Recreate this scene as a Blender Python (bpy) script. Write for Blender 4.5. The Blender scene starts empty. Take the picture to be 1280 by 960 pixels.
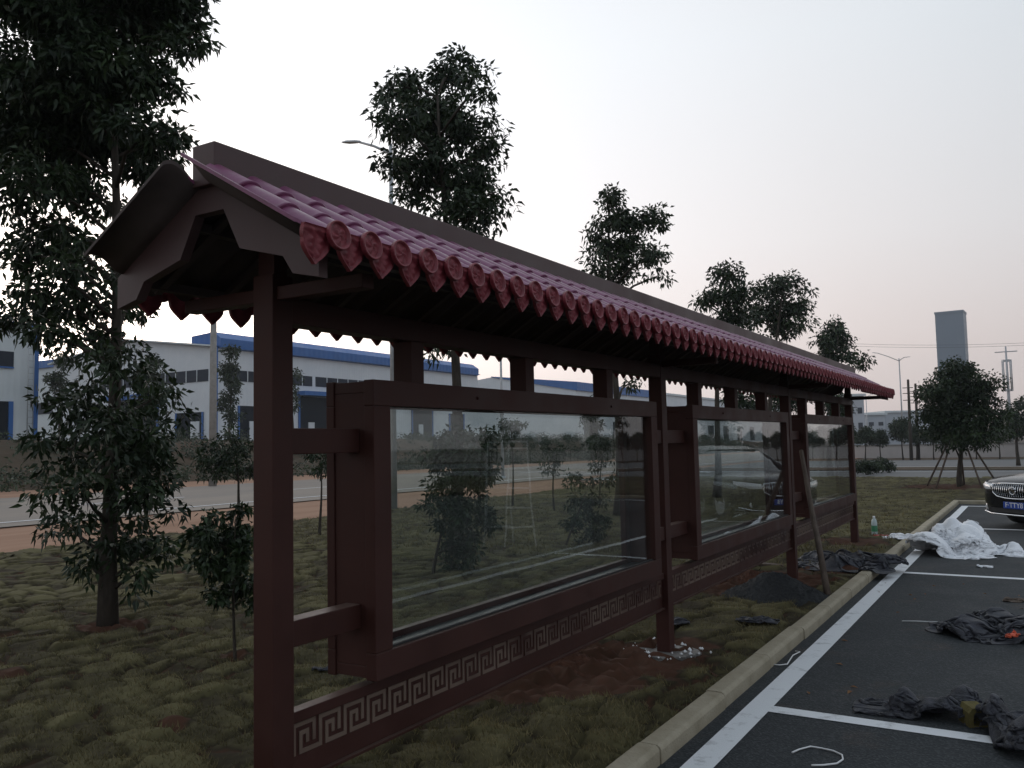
import bpy, bmesh, math, random
import numpy as np
from mathutils import Vector, Matrix, noise as mnoise

# ------------------------------------------------------------------ camera
sc = bpy.context.scene
COL = sc.collection
R = np.array([[0.85295681, -0.0542775, -0.51915185],
              [0.5216212, 0.05168503, 0.85161023],
              [-0.0193909, -0.99718735, 0.07239739]])
HC = 1.55
FPX = 1071.0
camd = bpy.data.cameras.new('camera')
camo = bpy.data.objects.new('camera', camd)
COL.objects.link(camo)
camd.sensor_width = 36.0
camd.lens = FPX / 1280 * 36.0
camd.clip_start = 0.05
camd.clip_end = 5000
m = Matrix.Identity(4)
for i in range(3):
    m[i][0] = R[i, 0]; m[i][1] = -R[i, 1]; m[i][2] = -R[i, 2]
m[2][3] = HC
camo.matrix_world = m
sc.camera = camo

# ------------------------------------------------------------------ sky, sun, exposure
w = bpy.data.worlds.new('World'); sc.world = w; w.use_nodes = True
nt = w.node_tree; nt.nodes.clear()
SUN_AZ = math.atan2(0.52, -0.85)          # afterglow: behind the factory, left of the view
SUNV = (math.cos(SUN_AZ), math.sin(SUN_AZ), 0.0)
def N(t, **kw):
    n = nt.nodes.new(t)
    for k, v in kw.items(): setattr(n, k, v)
    return n
sky = N('ShaderNodeTexSky', sky_type='NISHITA', sun_disc=False)
sky.sun_elevation = math.radians(5.0)
sky.sun_rotation = math.pi / 2 - SUN_AZ
sky.air_density = 1.0; sky.dust_density = 3.0; sky.ozone_density = 1.0
hs = N('ShaderNodeHueSaturation'); hs.inputs['Saturation'].default_value = 0.35
nt.links.new(sky.outputs[0], hs.inputs['Color'])
bg1 = N('ShaderNodeBackground'); bg1.inputs[1].default_value = 0.05
nt.links.new(hs.outputs[0], bg1.inputs[0])
# high thin haze that veils the whole dome: brighter over the sunset, greyer away from it
tc = N('ShaderNodeTexCoord')
dot = N('ShaderNodeVectorMath', operation='DOT_PRODUCT'); dot.inputs[1].default_value = SUNV
nt.links.new(tc.outputs['Generated'], dot.inputs[0])
mr = N('ShaderNodeMapRange'); mr.inputs[1].default_value = -1; mr.inputs[2].default_value = 1
nt.links.new(dot.outputs['Value'], mr.inputs[0])
r1 = N('ShaderNodeValToRGB')
e = r1.color_ramp.elements
e[0].position = 0.0; e[0].color = (0.42, 0.45, 0.50, 1)
e[1].position = 1.0; e[1].color = (0.92, 0.89, 0.88, 1)
for p, c in ((0.5, (0.43, 0.455, 0.48, 1)), (0.66, (0.50, 0.515, 0.53, 1)), (0.82, (0.70, 0.68, 0.68, 1)), (0.93, (0.86, 0.83, 0.83, 1))):
    q = e.new(p); q.color = c
nt.links.new(mr.outputs[0], r1.inputs[0])
sep = N('ShaderNodeSeparateXYZ'); nt.links.new(tc.outputs['Generated'], sep.inputs[0])
r2 = N('ShaderNodeValToRGB')
e = r2.color_ramp.elements
e[0].position = 0.0; e[0].color = (1.00, 0.86, 0.82, 1)
e[1].position = 1.0; e[1].color = (1.15, 1.27, 1.40, 1)
for p, c in ((0.10, (1.11, 0.98, 0.95, 1)), (0.22, (1.20, 1.18, 1.19, 1)), (0.42, (1.24, 1.32, 1.38, 1))):
    q = e.new(p); q.color = c
nt.links.new(sep.outputs['Z'], r2.inputs[0])
mul = N('ShaderNodeMix', data_type='RGBA', blend_type='MULTIPLY'); mul.inputs[0].default_value = 1.0
nt.links.new(r1.outputs[0], mul.inputs[6]); nt.links.new(r2.outputs[0], mul.inputs[7])
bg2 = N('ShaderNodeBackground'); bg2.inputs[1].default_value = 0.90
nt.links.new(mul.outputs[2], bg2.inputs[0])
add = N('ShaderNodeAddShader')
nt.links.new(bg1.outputs[0], add.inputs[0]); nt.links.new(bg2.outputs[0], add.inputs[1])
out = N('ShaderNodeOutputWorld'); nt.links.new(add.outputs[0], out.inputs[0])

sund = bpy.data.lights.new('sun', 'SUN'); suno = bpy.data.objects.new('sun', sund); COL.objects.link(suno)
sund.energy = 0.25; sund.angle = math.radians(25); sund.color = (1.0, 0.82, 0.74)
sdir = Vector((math.cos(SUN_AZ) * math.cos(math.radians(8)), math.sin(SUN_AZ) * math.cos(math.radians(8)), math.sin(math.radians(8))))
suno.rotation_euler = sdir.to_track_quat('Z', 'Y').to_euler()

vs = sc.view_settings
vs.view_transform = 'Standard'; vs.look = 'None'; vs.exposure = 0.0; vs.gamma = 1.0; vs.use_curve_mapping = False
cy = sc.cycles
cy.use_denoising = True
cy.max_bounces = 8; cy.transparent_max_bounces = 16; cy.glossy_bounces = 4; cy.diffuse_bounces = 3
cy.caustics_reflective = False; cy.caustics_refractive = False

# ------------------------------------------------------------------ helpers
rnd = random.Random(7)

def at(px, py, depth):
    """a point `depth` metres ahead of the lens, used to measure places off the photograph"""
    v = np.array([px - 640, py - 480, FPX]) * depth / FPX
    p = R @ v
    return Vector((p[0], p[1], p[2] + HC))

def tag(o, label=None, cat=None, group=None, kind=None):
    if label: o['label'] = label
    if cat: o['category'] = cat
    if group: o['group'] = group
    if kind: o['kind'] = kind
    return o

def empty(name, loc=(0, 0, 0), rz=0.0):
    o = bpy.data.objects.new(name, None); COL.objects.link(o)
    o.location = loc; o.rotation_euler = (0, 0, rz); o.empty_display_size = 0.2
    return o

def link(name, me, mat=None, parent=None):
    o = bpy.data.objects.new(name, me); COL.objects.link(o)
    if mat is not None and len(me.materials) == 0: me.materials.append(mat)
    if parent is not None: o.parent = parent
    return o

def np_mesh(name, verts, faces, smooth=False, attr=None):
    """verts (n,3); faces (m,k) with k 3 or 4; attr: per-vertex float stored as 'v'"""
    verts = np.asarray(verts, np.float32); faces = np.asarray(faces, np.int32)
    me = bpy.data.meshes.new(name)
    me.vertices.add(len(verts)); me.vertices.foreach_set('co', verts.ravel())
    k = faces.shape[1]
    me.loops.add(faces.size); me.loops.foreach_set('vertex_index', faces.ravel())
    me.polygons.add(len(faces))
    me.polygons.foreach_set('loop_start', np.arange(0, faces.size, k, dtype=np.int32))
    if smooth:
        me.polygons.foreach_set('use_smooth', np.ones(len(faces), dtype=bool))
    if attr is not None:
        a = me.attributes.new('v', 'FLOAT', 'POINT'); a.data.foreach_set('value', np.asarray(attr, np.float32))
    me.update(calc_edges=True)
    return me

class MB:
    def __init__(s): s.v = []; s.f = []; s.sm = []
    def quadface(s, *p):
        i = len(s.v); s.v += [tuple(q) for q in p]; s.f.append(tuple(range(i, i + len(p)))); s.sm.append(False)
    def box(s, a, b):
        (x0, y0, z0), (x1, y1, z1) = a, b
        if x0 > x1: x0, x1 = x1, x0
        if y0 > y1: y0, y1 = y1, y0
        if z0 > z1: z0, z1 = z1, z0
        i = len(s.v)
        s.v += [(x0, y0, z0), (x1, y0, z0), (x1, y1, z0), (x0, y1, z0), (x0, y0, z1), (x1, y0, z1), (x1, y1, z1), (x0, y1, z1)]
        for q in ((0, 3, 2, 1), (4, 5, 6, 7), (0, 1, 5, 4), (1, 2, 6, 5), (2, 3, 7, 6), (3, 0, 4, 7)):
            s.f.append(tuple(i + k for k in q)); s.sm.append(False)
        return s
    def beam(s, p, q, wd, ht, up=(0, 0, 1)):
        p = Vector(p); q = Vector(q); d = (q - p).normalized(); u = Vector(up)
        x = d.cross(u)
        if x.length < 1e-4: x = d.cross(Vector((1, 0, 0)))
        x.normalize(); u = x.cross(d)
        i = len(s.v)
        for c in (p, q):
            for a, b in ((-1, -1), (1, -1), (1, 1), (-1, 1)):
                s.v.append(tuple(c + x * a * wd / 2 + u * b * ht / 2))
        for qd in ((0, 3, 2, 1), (4, 5, 6, 7), (0, 1, 5, 4), (1, 2, 6, 5), (2, 3, 7, 6), (3, 0, 4, 7)):
            s.f.append(tuple(i + k for k in qd)); s.sm.append(False)
        return s
    def tube(s, pts, rads, n=8, cap=True):
        pts = [Vector(p) for p in pts]
        if not hasattr(rads, '__len__'): rads = [rads] * len(pts)
        i0 = len(s.v); x = None
        for k, p in enumerate(pts):
            d = (pts[min(k + 1, len(pts) - 1)] - pts[max(k - 1, 0)]).normalized()
            if x is None:
                x = d.cross(Vector((0, 0, 1)))
                if x.length < 1e-3: x = d.cross(Vector((1, 0, 0)))
            x = (x - d * x.dot(d)).normalized(); y = d.cross(x)
            for j in range(n):
                t = 2 * math.pi * j / n
                s.v.append(tuple(p + (x * math.cos(t) + y * math.sin(t)) * rads[k]))
        for k in range(len(pts) - 1):
            for j in range(n):
                a = i0 + k * n + j; b = i0 + k * n + (j + 1) % n
                s.f.append((a, b, b + n, a + n)); s.sm.append(True)
        if cap:
            s.f.append(tuple(i0 + j for j in reversed(range(n)))); s.sm.append(False)
            e_ = i0 + (len(pts) - 1) * n
            s.f.append(tuple(e_ + j for j in range(n))); s.sm.append(False)
        return s
    def prism(s, poly, axis, a, b):
        """poly: list of 2D points; extruded along axis 0/1/2 from a to b"""
        def P(u, v, t):
            return (t, u, v) if axis == 0 else (u, t, v) if axis == 1 else (u, v, t)
        i = len(s.v); n = len(poly)
        s.v += [P(u, v, a) for u, v in poly] + [P(u, v, b) for u, v in poly]
        s.f.append(tuple(i + k for k in range(n))); s.f.append(tuple(i + n + k for k in reversed(range(n))))
        s.sm += [False, False]
        for k in range(n):
            j = (k + 1) % n
            s.f.append((i + k, i + n + k, i + n + j, i + j)); s.sm.append(False)
        return s
    def lathe(s, prof, c=(0, 0, 0), n=16, axis=2):
        i0 = len(s.v)
        for r_, h in prof:
            for j in range(n):
                t = 2 * math.pi * j / n
                a, b = r_ * math.cos(t), r_ * math.sin(t)
                q = (a, b, h) if axis == 2 else (h, a, b) if axis == 0 else (b, h, a)
                s.v.append((c[0] + q[0], c[1] + q[1], c[2] + q[2]))
        for k in range(len(prof) - 1):
            for j in range(n):
                a = i0 + k * n + j; b = i0 + k * n + (j + 1) % n
                s.f.append((a, b, b + n, a + n)); s.sm.append(True)
        return s
    def mesh(s, name, bevel=0.0, recalc=True):
        me = bpy.data.meshes.new(name); me.from_pydata(s.v, [], s.f)
        me.polygons.foreach_set('use_smooth', s.sm)
        if recalc or bevel:
            bm = bmesh.new(); bm.from_mesh(me)
            bmesh.ops.recalc_face_normals(bm, faces=bm.faces[:])
            if bevel:
                bmesh.ops.bevel(bm, geom=bm.edges[:], offset=bevel, segments=2, affect='EDGES', profile=0.6, clamp_overlap=True)
            bm.to_mesh(me); bm.free()
        me.update()
        return me
    def build(s, name, mat, parent=None, bevel=0.0):
        return link(name, s.mesh(name, bevel), mat, parent)

# ------------------------------------------------------------------ materials
def mat(name, col, rough=0.6, spec=0.5, col2=None, scale=6.0, detail=6.0, bump=0.0, bscale=None, metal=0.0, coat=0.0,
        rvar=0.1, contrast=(0.35, 0.65), coord='Object', stretch=None, dist=0.01):
    M = bpy.data.materials.new(name); M.use_nodes = True
    t = M.node_tree; b = t.nodes['Principled BSDF']; L = t.links
    b.inputs['Roughness'].default_value = rough; b.inputs['Metallic'].default_value = metal
    b.inputs['Specular IOR Level'].default_value = spec
    b.inputs['Coat Weight'].default_value = coat
    b.inputs['Base Color'].default_value = (*col, 1)
    tcn = t.nodes.new('ShaderNodeTexCoord'); vec = tcn.outputs[coord]
    if stretch:
        mp = t.nodes.new('ShaderNodeMapping'); mp.inputs['Scale'].default_value = stretch
        L.new(vec, mp.inputs[0]); vec = mp.outputs[0]
    nz = t.nodes.new('ShaderNodeTexNoise'); nz.inputs['Scale'].default_value = scale; nz.inputs['Detail'].default_value = detail
    nz.inputs['Roughness'].default_value = 0.65
    L.new(vec, nz.inputs['Vector'])
    if col2:
        rp = t.nodes.new('ShaderNodeValToRGB'); rp.color_ramp.elements[0].position = contrast[0]; rp.color_ramp.elements[1].position = contrast[1]
        rp.color_ramp.elements[0].color = (*col, 1); rp.color_ramp.elements[1].color = (*col2, 1)
        L.new(nz.outputs[0], rp.inputs[0]); L.new(rp.outputs[0], b.inputs['Base Color'])
    if rvar:
        mr_ = t.nodes.new('ShaderNodeMapRange'); mr_.inputs[1].default_value = 0.3; mr_.inputs[2].default_value = 0.7
        mr_.inputs[3].default_value = max(0, rough - rvar); mr_.inputs[4].default_value = min(1, rough + rvar)
        L.new(nz.outputs[0], mr_.inputs[0]); L.new(mr_.outputs[0], b.inputs['Roughness'])
    if bump:
        n2 = t.nodes.new('ShaderNodeTexNoise'); n2.inputs['Scale'].default_value = bscale or scale * 4; n2.inputs['Detail'].default_value = 5
        L.new(vec, n2.inputs['Vector'])
        bp = t.nodes.new('ShaderNodeBump'); bp.inputs['Strength'].default_value = bump; bp.inputs['Distance'].default_value = dist
        L.new(n2.outputs[0], bp.inputs['Height']); L.new(bp.outputs[0], b.inputs['Normal'])
    return M

def attr_mat(name, c0, c1, rough=0.6, transl=0.0, spec=0.3, mid=None):
    """colour runs with the per-vertex value 'v' stored on the mesh"""
    M = bpy.data.materials.new(name); M.use_nodes = True
    t = M.node_tree; b = t.nodes['Principled BSDF']; L = t.links
    a = t.nodes.new('ShaderNodeAttribute'); a.attribute_name = 'v'
    rp = t.nodes.new('ShaderNodeValToRGB')
    rp.color_ramp.elements[0].color = (*c0, 1); rp.color_ramp.elements[1].color = (*c1, 1)
    if mid:
        q = rp.color_ramp.elements.new(mid[0]); q.color = (*mid[1], 1)
    L.new(a.outputs['Fac'], rp.inputs[0]); L.new(rp.outputs[0], b.inputs['Base Color'])
    b.inputs['Roughness'].default_value = rough; b.inputs['Specular IOR Level'].default_value = spec
    if transl:
        tr = t.nodes.new('ShaderNodeBsdfTranslucent'); L.new(rp.outputs[0], tr.inputs[0])
        mx = t.nodes.new('ShaderNodeMixShader'); mx.inputs[0].default_value = transl
        o_ = t.nodes['Material Output']
        L.new(b.outputs[0], mx.inputs[1]); L.new(tr.outputs[0], mx.inputs[2]); L.new(mx.outputs[0], o_.inputs[0])
    return M

def glass_mat(name, tint=(0.93, 0.95, 0.945), ior=1.36):
    M = bpy.data.materials.new(name); M.use_nodes = True
    t = M.node_tree; t.nodes.clear(); L = t.links
    o_ = t.nodes.new('ShaderNodeOutputMaterial'); mx = t.nodes.new('ShaderNodeMixShader')
    fr = t.nodes.new('ShaderNodeFresnel')      # both faces of the thin pane reflect like an outer face
    ge = t.nodes.new('ShaderNodeNewGeometry'); mi = t.nodes.new('ShaderNodeMapRange')
    mi.inputs[3].default_value = ior; mi.inputs[4].default_value = 1 / ior
    L.new(ge.outputs['Backfacing'], mi.inputs[0]); L.new(mi.outputs[0], fr.inputs[0])
    tr = t.nodes.new('ShaderNodeBsdfTransparent'); tr.inputs[0].default_value = (*tint, 1)
    gl = t.nodes.new('ShaderNodeBsdfGlossy'); gl.inputs['Roughness'].default_value = 0.0; gl.inputs[0].default_value = (0.95, 0.97, 0.97, 1)
    tcg = t.nodes.new('ShaderNodeTexCoord')
    nw = t.nodes.new('ShaderNodeTexNoise'); nw.inputs['Scale'].default_value = 1.6; L.new(tcg.outputs['Object'], nw.inputs['Vector'])
    bw_ = t.nodes.new('ShaderNodeBump'); bw_.inputs['Strength'].default_value = .04; bw_.inputs['Distance'].default_value = .02; L.new(nw.outputs[0], bw_.inputs['Height']); L.new(bw_.outputs[0], gl.inputs['Normal'])
    nd = t.nodes.new('ShaderNodeTexNoise'); nd.inputs['Scale'].default_value = 5; nd.inputs['Detail'].default_value = 10; nd.inputs['Roughness'].default_value = .7; L.new(tcg.outputs['Object'], nd.inputs['Vector'])
    md = t.nodes.new('ShaderNodeMapRange'); md.inputs[1].default_value = .45; md.inputs[2].default_value = .8; md.inputs[4].default_value = .035; L.new(nd.outputs[0], md.inputs[0])
    df = t.nodes.new('ShaderNodeBsdfDiffuse'); df.inputs[0].default_value = (.32, .30, .28, 1)
    md2 = t.nodes.new('ShaderNodeMixShader'); L.new(md.outputs[0], md2.inputs[0]); L.new(tr.outputs[0], md2.inputs[1]); L.new(df.outputs[0], md2.inputs[2])
    L.new(fr.outputs[0], mx.inputs[0]); L.new(md2.outputs[0], mx.inputs[1]); L.new(gl.outputs[0], mx.inputs[2]); L.new(mx.outputs[0], o_.inputs[0])
    return M

M = {}
M['paint'] = mat('maroon_paint', (0.039, 0.0130, 0.0098), 0.55, 0.22, (0.054, 0.0200, 0.0155), 3.0, bump=0.06, bscale=90, rvar=0.12, dist=0.004)
def weather(Mt, dust=(0.17, 0.125, 0.10), amount=.35, scuff=(0.22, 0.17, 0.15)):
    """dust settled on upward faces, pale scuffs and chips here and there"""
    t = Mt.node_tree; L = t.links; b = t.nodes['Principled BSDF']
    src_ = b.inputs['Base Color'].links[0].from_socket
    tc_ = t.nodes.new('ShaderNodeTexCoord'); ge_ = t.nodes.new('ShaderNodeNewGeometry'); sp = t.nodes.new('ShaderNodeSeparateXYZ'); L.new(ge_.outputs['Normal'], sp.inputs[0])
    n1 = t.nodes.new('ShaderNodeTexNoise'); n1.inputs['Scale'].default_value = 7; n1.inputs['Detail'].default_value = 8; L.new(tc_.outputs['Object'], n1.inputs['Vector'])
    m1 = t.nodes.new('ShaderNodeMapRange'); m1.inputs[1].default_value = .3; m1.inputs[2].default_value = 1.0; m1.inputs[4].default_value = amount * 2; L.new(sp.outputs['Z'], m1.inputs[0])
    mm_ = t.nodes.new('ShaderNodeMath'); mm_.operation = 'MULTIPLY'; L.new(m1.outputs[0], mm_.inputs[0]); L.new(n1.outputs[0], mm_.inputs[1])
    x1 = t.nodes.new('ShaderNodeMix'); x1.data_type = 'RGBA'; L.new(mm_.outputs[0], x1.inputs[0]); L.new(src_, x1.inputs[6]); x1.inputs[7].default_value = (*dust, 1)
    n2 = t.nodes.new('ShaderNodeTexNoise'); n2.inputs['Scale'].default_value = 26; n2.inputs['Detail'].default_value = 10; n2.inputs['Roughness'].default_value = .8; L.new(tc_.outputs['Object'], n2.inputs['Vector'])
    m2 = t.nodes.new('ShaderNodeMapRange'); m2.inputs[1].default_value = .66; m2.inputs[2].default_value = .76; m2.inputs[4].default_value = .35; L.new(n2.outputs[0], m2.inputs[0])
    x2 = t.nodes.new('ShaderNodeMix'); x2.data_type = 'RGBA'; L.new(m2.outputs[0], x2.inputs[0]); L.new(x1.outputs[2], x2.inputs[6]); x2.inputs[7].default_value = (*scuff, 1)
    L.new(x2.outputs[2], b.inputs['Base Color'])
weather(M['paint'])
M['ridge'] = mat('maroon_paint_skylit', (0.066, 0.036, 0.035), 0.5, 0.36, (0.086, 0.049, 0.047), 2.5, bump=0.08, bscale=60, rvar=0.12, dist=0.004)  # same maroon paint, lighter and greyer: sky light put into its colour
M['tile'] = mat('purple_red_tile', (0.125, 0.024, 0.062), 0.36, 0.42, (0.20, 0.052, 0.125), 9.0, bump=0.15, bscale=60, rvar=0.14, dist=0.004)
M['disc'] = mat('red_moulded_tile', (0.15, 0.020, 0.028), 0.45, 0.35, (0.25, 0.048, 0.060), 30.0, bump=0.25, bscale=120, rvar=0.12, dist=0.003)
weather(M['ridge'], amount=.25)
weather(M['tile'], (0.19, 0.10, 0.14), .12, (0.26, 0.12, 0.17))
M['sheet'] = mat('roof_underside', (0.070, 0.054, 0.050), 0.65, 0.2, (0.10, 0.078, 0.072), 5)
M['alu'] = mat('dark_aluminium', (0.03, 0.033, 0.035), 0.35, 0.5, metal=0.4)
M['rubber'] = mat('black_rubber', (0.012, 0.012, 0.013), 0.7)
M['glass'] = glass_mat('clear_glass')
M['asphalt'] = mat('asphalt', (0.017, 0.021, 0.024), 0.8, 0.25, (0.033, 0.037, 0.039), 1.3, 9, bump=0.7, bscale=160, contrast=(0.3, 0.72), rvar=0.12, dist=0.006)
def asphalt_extra(Mt):
    t = Mt.node_tree; L = t.links; b = t.nodes['Principled BSDF']; src_ = b.inputs['Base Color'].links[0].from_socket
    tc_ = t.nodes.new('ShaderNodeTexCoord')
    vo = t.nodes.new('ShaderNodeTexVoronoi'); vo.inputs['Scale'].default_value = 95; L.new(tc_.outputs['Object'], vo.inputs['Vector'])
    sp = t.nodes.new('ShaderNodeSeparateColor'); L.new(vo.outputs['Color'], sp.inputs[0])
    m0 = t.nodes.new('ShaderNodeMapRange'); m0.inputs[1].default_value = .55; m0.inputs[2].default_value = 1.0; m0.inputs[4].default_value = .55; L.new(sp.outputs[0], m0.inputs[0])
    x0 = t.nodes.new('ShaderNodeMix'); x0.data_type = 'RGBA'; L.new(m0.outputs[0], x0.inputs[0]); L.new(src_, x0.inputs[6]); x0.inputs[7].default_value = (.085, .088, .09, 1)
    n1 = t.nodes.new('ShaderNodeTexNoise'); n1.inputs['Scale'].default_value = 1.7; n1.inputs['Detail'].default_value = 9; n1.inputs['Roughness'].default_value = .7; L.new(tc_.outputs['Object'], n1.inputs['Vector'])
    m1 = t.nodes.new('ShaderNodeMapRange'); m1.inputs[1].default_value = .56; m1.inputs[2].default_value = .75; m1.inputs[4].default_value = .55; L.new(n1.outputs[0], m1.inputs[0])
    x1 = t.nodes.new('ShaderNodeMix'); x1.data_type = 'RGBA'; L.new(m1.outputs[0], x1.inputs[0]); L.new(x0.outputs[2], x1.inputs[6]); x1.inputs[7].default_value = (.085, .058, .042, 1)
    L.new(x1.outputs[2], b.inputs['Base Color'])
    n2 = t.nodes.new('ShaderNodeBump'); n2.inputs['Strength'].default_value = .6; n2.inputs['Distance'].default_value = .004; L.new(vo.outputs['Distance'], n2.inputs['Height']); L.new(n2.outputs[0], b.inputs['Normal'])
asphalt_extra(M['asphalt'])
M['line'] = mat('white_road_paint', (0.74, 0.75, 0.76), 0.65, 0.3, (0.25, 0.245, 0.24), 7, 12, bump=0.5, bscale=150, contrast=(0.56, 0.78), dist=0.004)
M['kerb'] = mat('kerb_concrete', (0.25, 0.215, 0.145), 0.8, 0.3, (0.38, 0.335, 0.25), 5, 8, bump=0.5, bscale=70, contrast=(0.3, 0.7))
M['soil'] = mat('red_soil', (0.052, 0.021, 0.012), 0.9, 0.2, (0.098, 0.043, 0.026), 8, 8, bump=0.8, bscale=40, dist=0.02)
M['dirt'] = mat('orange_dirt', (0.26, 0.145, 0.092), 0.95, 0.1, (0.36, 0.22, 0.15), 0.5, 8, bump=0.3, bscale=5, dist=0.03, coord='Generated', stretch=(60, 60, 1))
M['road'] = mat('concrete_road', (0.20, 0.172, 0.150), 0.85, 0.2, (0.28, 0.235, 0.195), 0.35, 8, bump=0.2, bscale=20, stretch=(1, 0.25, 1))
M['old_road'] = mat('grey_old_road', (0.11, 0.112, 0.112), 0.85, 0.3, (0.15, 0.148, 0.145), 0.3, 8, bump=0.2, bscale=20)
M['terrain'] = mat('brown_field', (0.050, 0.042, 0.026), 0.95, 0.1, (0.105, 0.068, 0.046), 0.12, 9, bump=0.6, bscale=1.2, dist=0.2)
M['bark'] = mat('bark', (0.035, 0.029, 0.023), 0.9, 0.2, (0.075, 0.062, 0.050), 14, 8, bump=0.8, bscale=40, stretch=(1, 1, 0.25))
M['leaf'] = attr_mat('leaf_green', (0.010, 0.020, 0.008), (0.040, 0.066, 0.022), 0.45, 0.12, 0.3)
M['leaf2'] = attr_mat('leaf_grey_green', (0.018, 0.029, 0.014), (0.052, 0.072, 0.030), 0.5, 0.12, 0.3)
M['grass'] = attr_mat('grass_blades', (0.052, 0.048, 0.021), (0.22, 0.18, 0.090), 0.8, 0.2, 0.2, mid=(0.5, (0.118, 0.103, 0.049)))
M['turf'] = attr_mat('turf', (0.074, 0.033, 0.021), (0.112, 0.099, 0.048), 0.95, 0, 0.1, mid=(0.34, (0.030, 0.024, 0.014)))  # dark middle stop puts the shade of the cracks into the colour
M['white_wall'] = mat('white_cladding', (0.62, 0.65, 0.68), 0.6, 0.3, (0.70, 0.72, 0.74), 0.4, 8)
M['grey_wall'] = mat('grey_cladding', (0.58, 0.63, 0.645), 0.6, 0.3, (0.66, 0.70, 0.71), 0.4, 8)
M['blue'] = mat('blue_steel', (0.022, 0.105, 0.32), 0.5, 0.4, (0.030, 0.13, 0.38), 0.6, 5)
def ribs(Mt, sc_=2.2):
    t = Mt.node_tree; L = t.links; b = t.nodes['Principled BSDF']; tc_ = t.nodes.new('ShaderNodeTexCoord')
    sp = t.nodes.new('ShaderNodeSeparateXYZ'); L.new(tc_.outputs['Object'], sp.inputs[0]); ad = t.nodes.new('ShaderNodeMath'); L.new(sp.outputs[0], ad.inputs[0]); L.new(sp.outputs[1], ad.inputs[1])
    ml = t.nodes.new('ShaderNodeMath'); ml.operation = 'MULTIPLY'; ml.inputs[1].default_value = sc_ * 6.283; L.new(ad.outputs[0], ml.inputs[0])
    sn = t.nodes.new('ShaderNodeMath'); sn.operation = 'SINE'; L.new(ml.outputs[0], sn.inputs[0])
    bp = t.nodes.new('ShaderNodeBump'); bp.inputs['Strength'].default_value = .22; bp.inputs['Distance'].default_value = .05; L.new(sn.outputs[0], bp.inputs['Height']); L.new(bp.outputs[0], b.inputs['Normal'])
ribs(M['white_wall']); ribs(M['grey_wall']); ribs(M['blue'], 1.2)
M['dark_win'] = mat('dark_window', (0.008, 0.014, 0.026), 0.5, 0.15, (0.022, 0.030, 0.046), 0.5, 4)
M['door_dark'] = mat('dark_doorway', (0.010, 0.014, 0.020), 0.8, 0.1)
M['concrete'] = mat('pole_concrete', (0.24, 0.225, 0.205), 0.85, 0.3, (0.32, 0.30, 0.28), 5, 8, bump=0.3)
M['galv'] = mat('galvanised_steel', (0.36, 0.37, 0.38), 0.45, 0.5, (0.46, 0.47, 0.48), 3, metal=0.3)
M['net'] = mat('black_shade_net', (0.010, 0.0105, 0.014), 0.55, 0.45, (0.048, 0.050, 0.064), 14, 8, bump=0.8, bscale=160, dist=0.006)  # paler second colour puts fold highlights into the net by noise
M['plastic'] = mat('white_plastic_film', (0.78, 0.80, 0.83), 0.32, 0.5, (0.88, 0.89, 0.91), 6, 6, bump=0.3, bscale=40, dist=0.01)
M['gravel'] = mat('dark_gravel', (0.014, 0.015, 0.016), 0.85, 0.3, (0.036, 0.037, 0.038), 60, 6, bump=1.0, bscale=120, dist=0.01)
M['wood'] = mat('weathered_wood', (0.075, 0.055, 0.043), 0.8, 0.3, (0.14, 0.108, 0.085), 12, 8, bump=0.3, stretch=(1, 1, 0.15))
M['orange'] = mat('orange_rubber', (0.62, 0.10, 0.045), 0.6)
M['blackpaint'] = mat('black_car_paint', (0.005, 0.006, 0.008), 0.22, 0.35, coat=0.25, rvar=0.03)
M['whitepaint'] = mat('white_car_paint', (0.60, 0.61, 0.62), 0.25, 0.5, coat=1.0, rvar=0.03)
M['chrome'] = mat('chrome', (0.75, 0.76, 0.78), 0.12, 0.5, metal=1.0, rvar=0.04)
M['carglass'] = mat('tinted_car_glass', (0.012, 0.014, 0.016), 0.04, 0.8, rvar=0.0, coat=0.5)
M['lamp'] = mat('headlamp_lens', (0.62, 0.64, 0.66), 0.08, 0.8, coat=1.0, rvar=0.02)
M['plate'] = mat('blue_plate', (0.012, 0.055, 0.30), 0.4, 0.5)
M['white'] = mat('white_letters', (0.75, 0.75, 0.75), 0.5)
M['tower'] = mat('grey_blue_tower', (0.12, 0.165, 0.215), 0.5, 0.4, (0.14, 0.185, 0.235), 0.05)
M['pale'] = mat('pale_plaster', (0.42, 0.38, 0.36), .85, .2, (.5, .46, .44), .4)
M['haze_wall'] = mat('pale_block', (0.40, 0.43, 0.47), 0.7, 0.2, (0.44, 0.47, 0.51), 0.05)

# ================================================================== THE SETTING
def lawn_z(x, y):
    return 0.075 + 0.0012 * max(0.0, min(y, 30) - 5) + 0.012 * math.sin(x * 0.9 + 1) * math.cos(y * 0.7)

# ---- terrain: one sheet to the horizon, with the bank beyond the road
xs = np.unique(np.concatenate([np.linspace(-700, -200, 10), np.linspace(-200, -60, 20), np.linspace(-60, -30, 31), np.linspace(-30, 60, 16), np.linspace(60, 700, 10)]))
ys = np.unique(np.concatenate([np.linspace(-500, -60, 8), np.linspace(-60, 200, 90), np.linspace(200, 900, 10)]))
XX, YY = np.meshgrid(xs, ys, indexing='ij')
def sstep(a, b, t):
    t = np.clip((t - a) / (b - a), 0, 1); return t * t * (3 - 2 * t)
ZZ = -0.10 + 2.45 * sstep(-40, -50, XX) * (1 - sstep(120, 220, YY) * 0.6)
nzv = np.array([[mnoise.noise(Vector((a * 0.13, b * 0.13, 0))) for b in ys] for a in xs])
ZZ += np.where((XX < -39), nzv * 0.35, 0)
nx, ny = len(xs), len(ys)
idx = np.arange(nx * ny).reshape(nx, ny)
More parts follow.
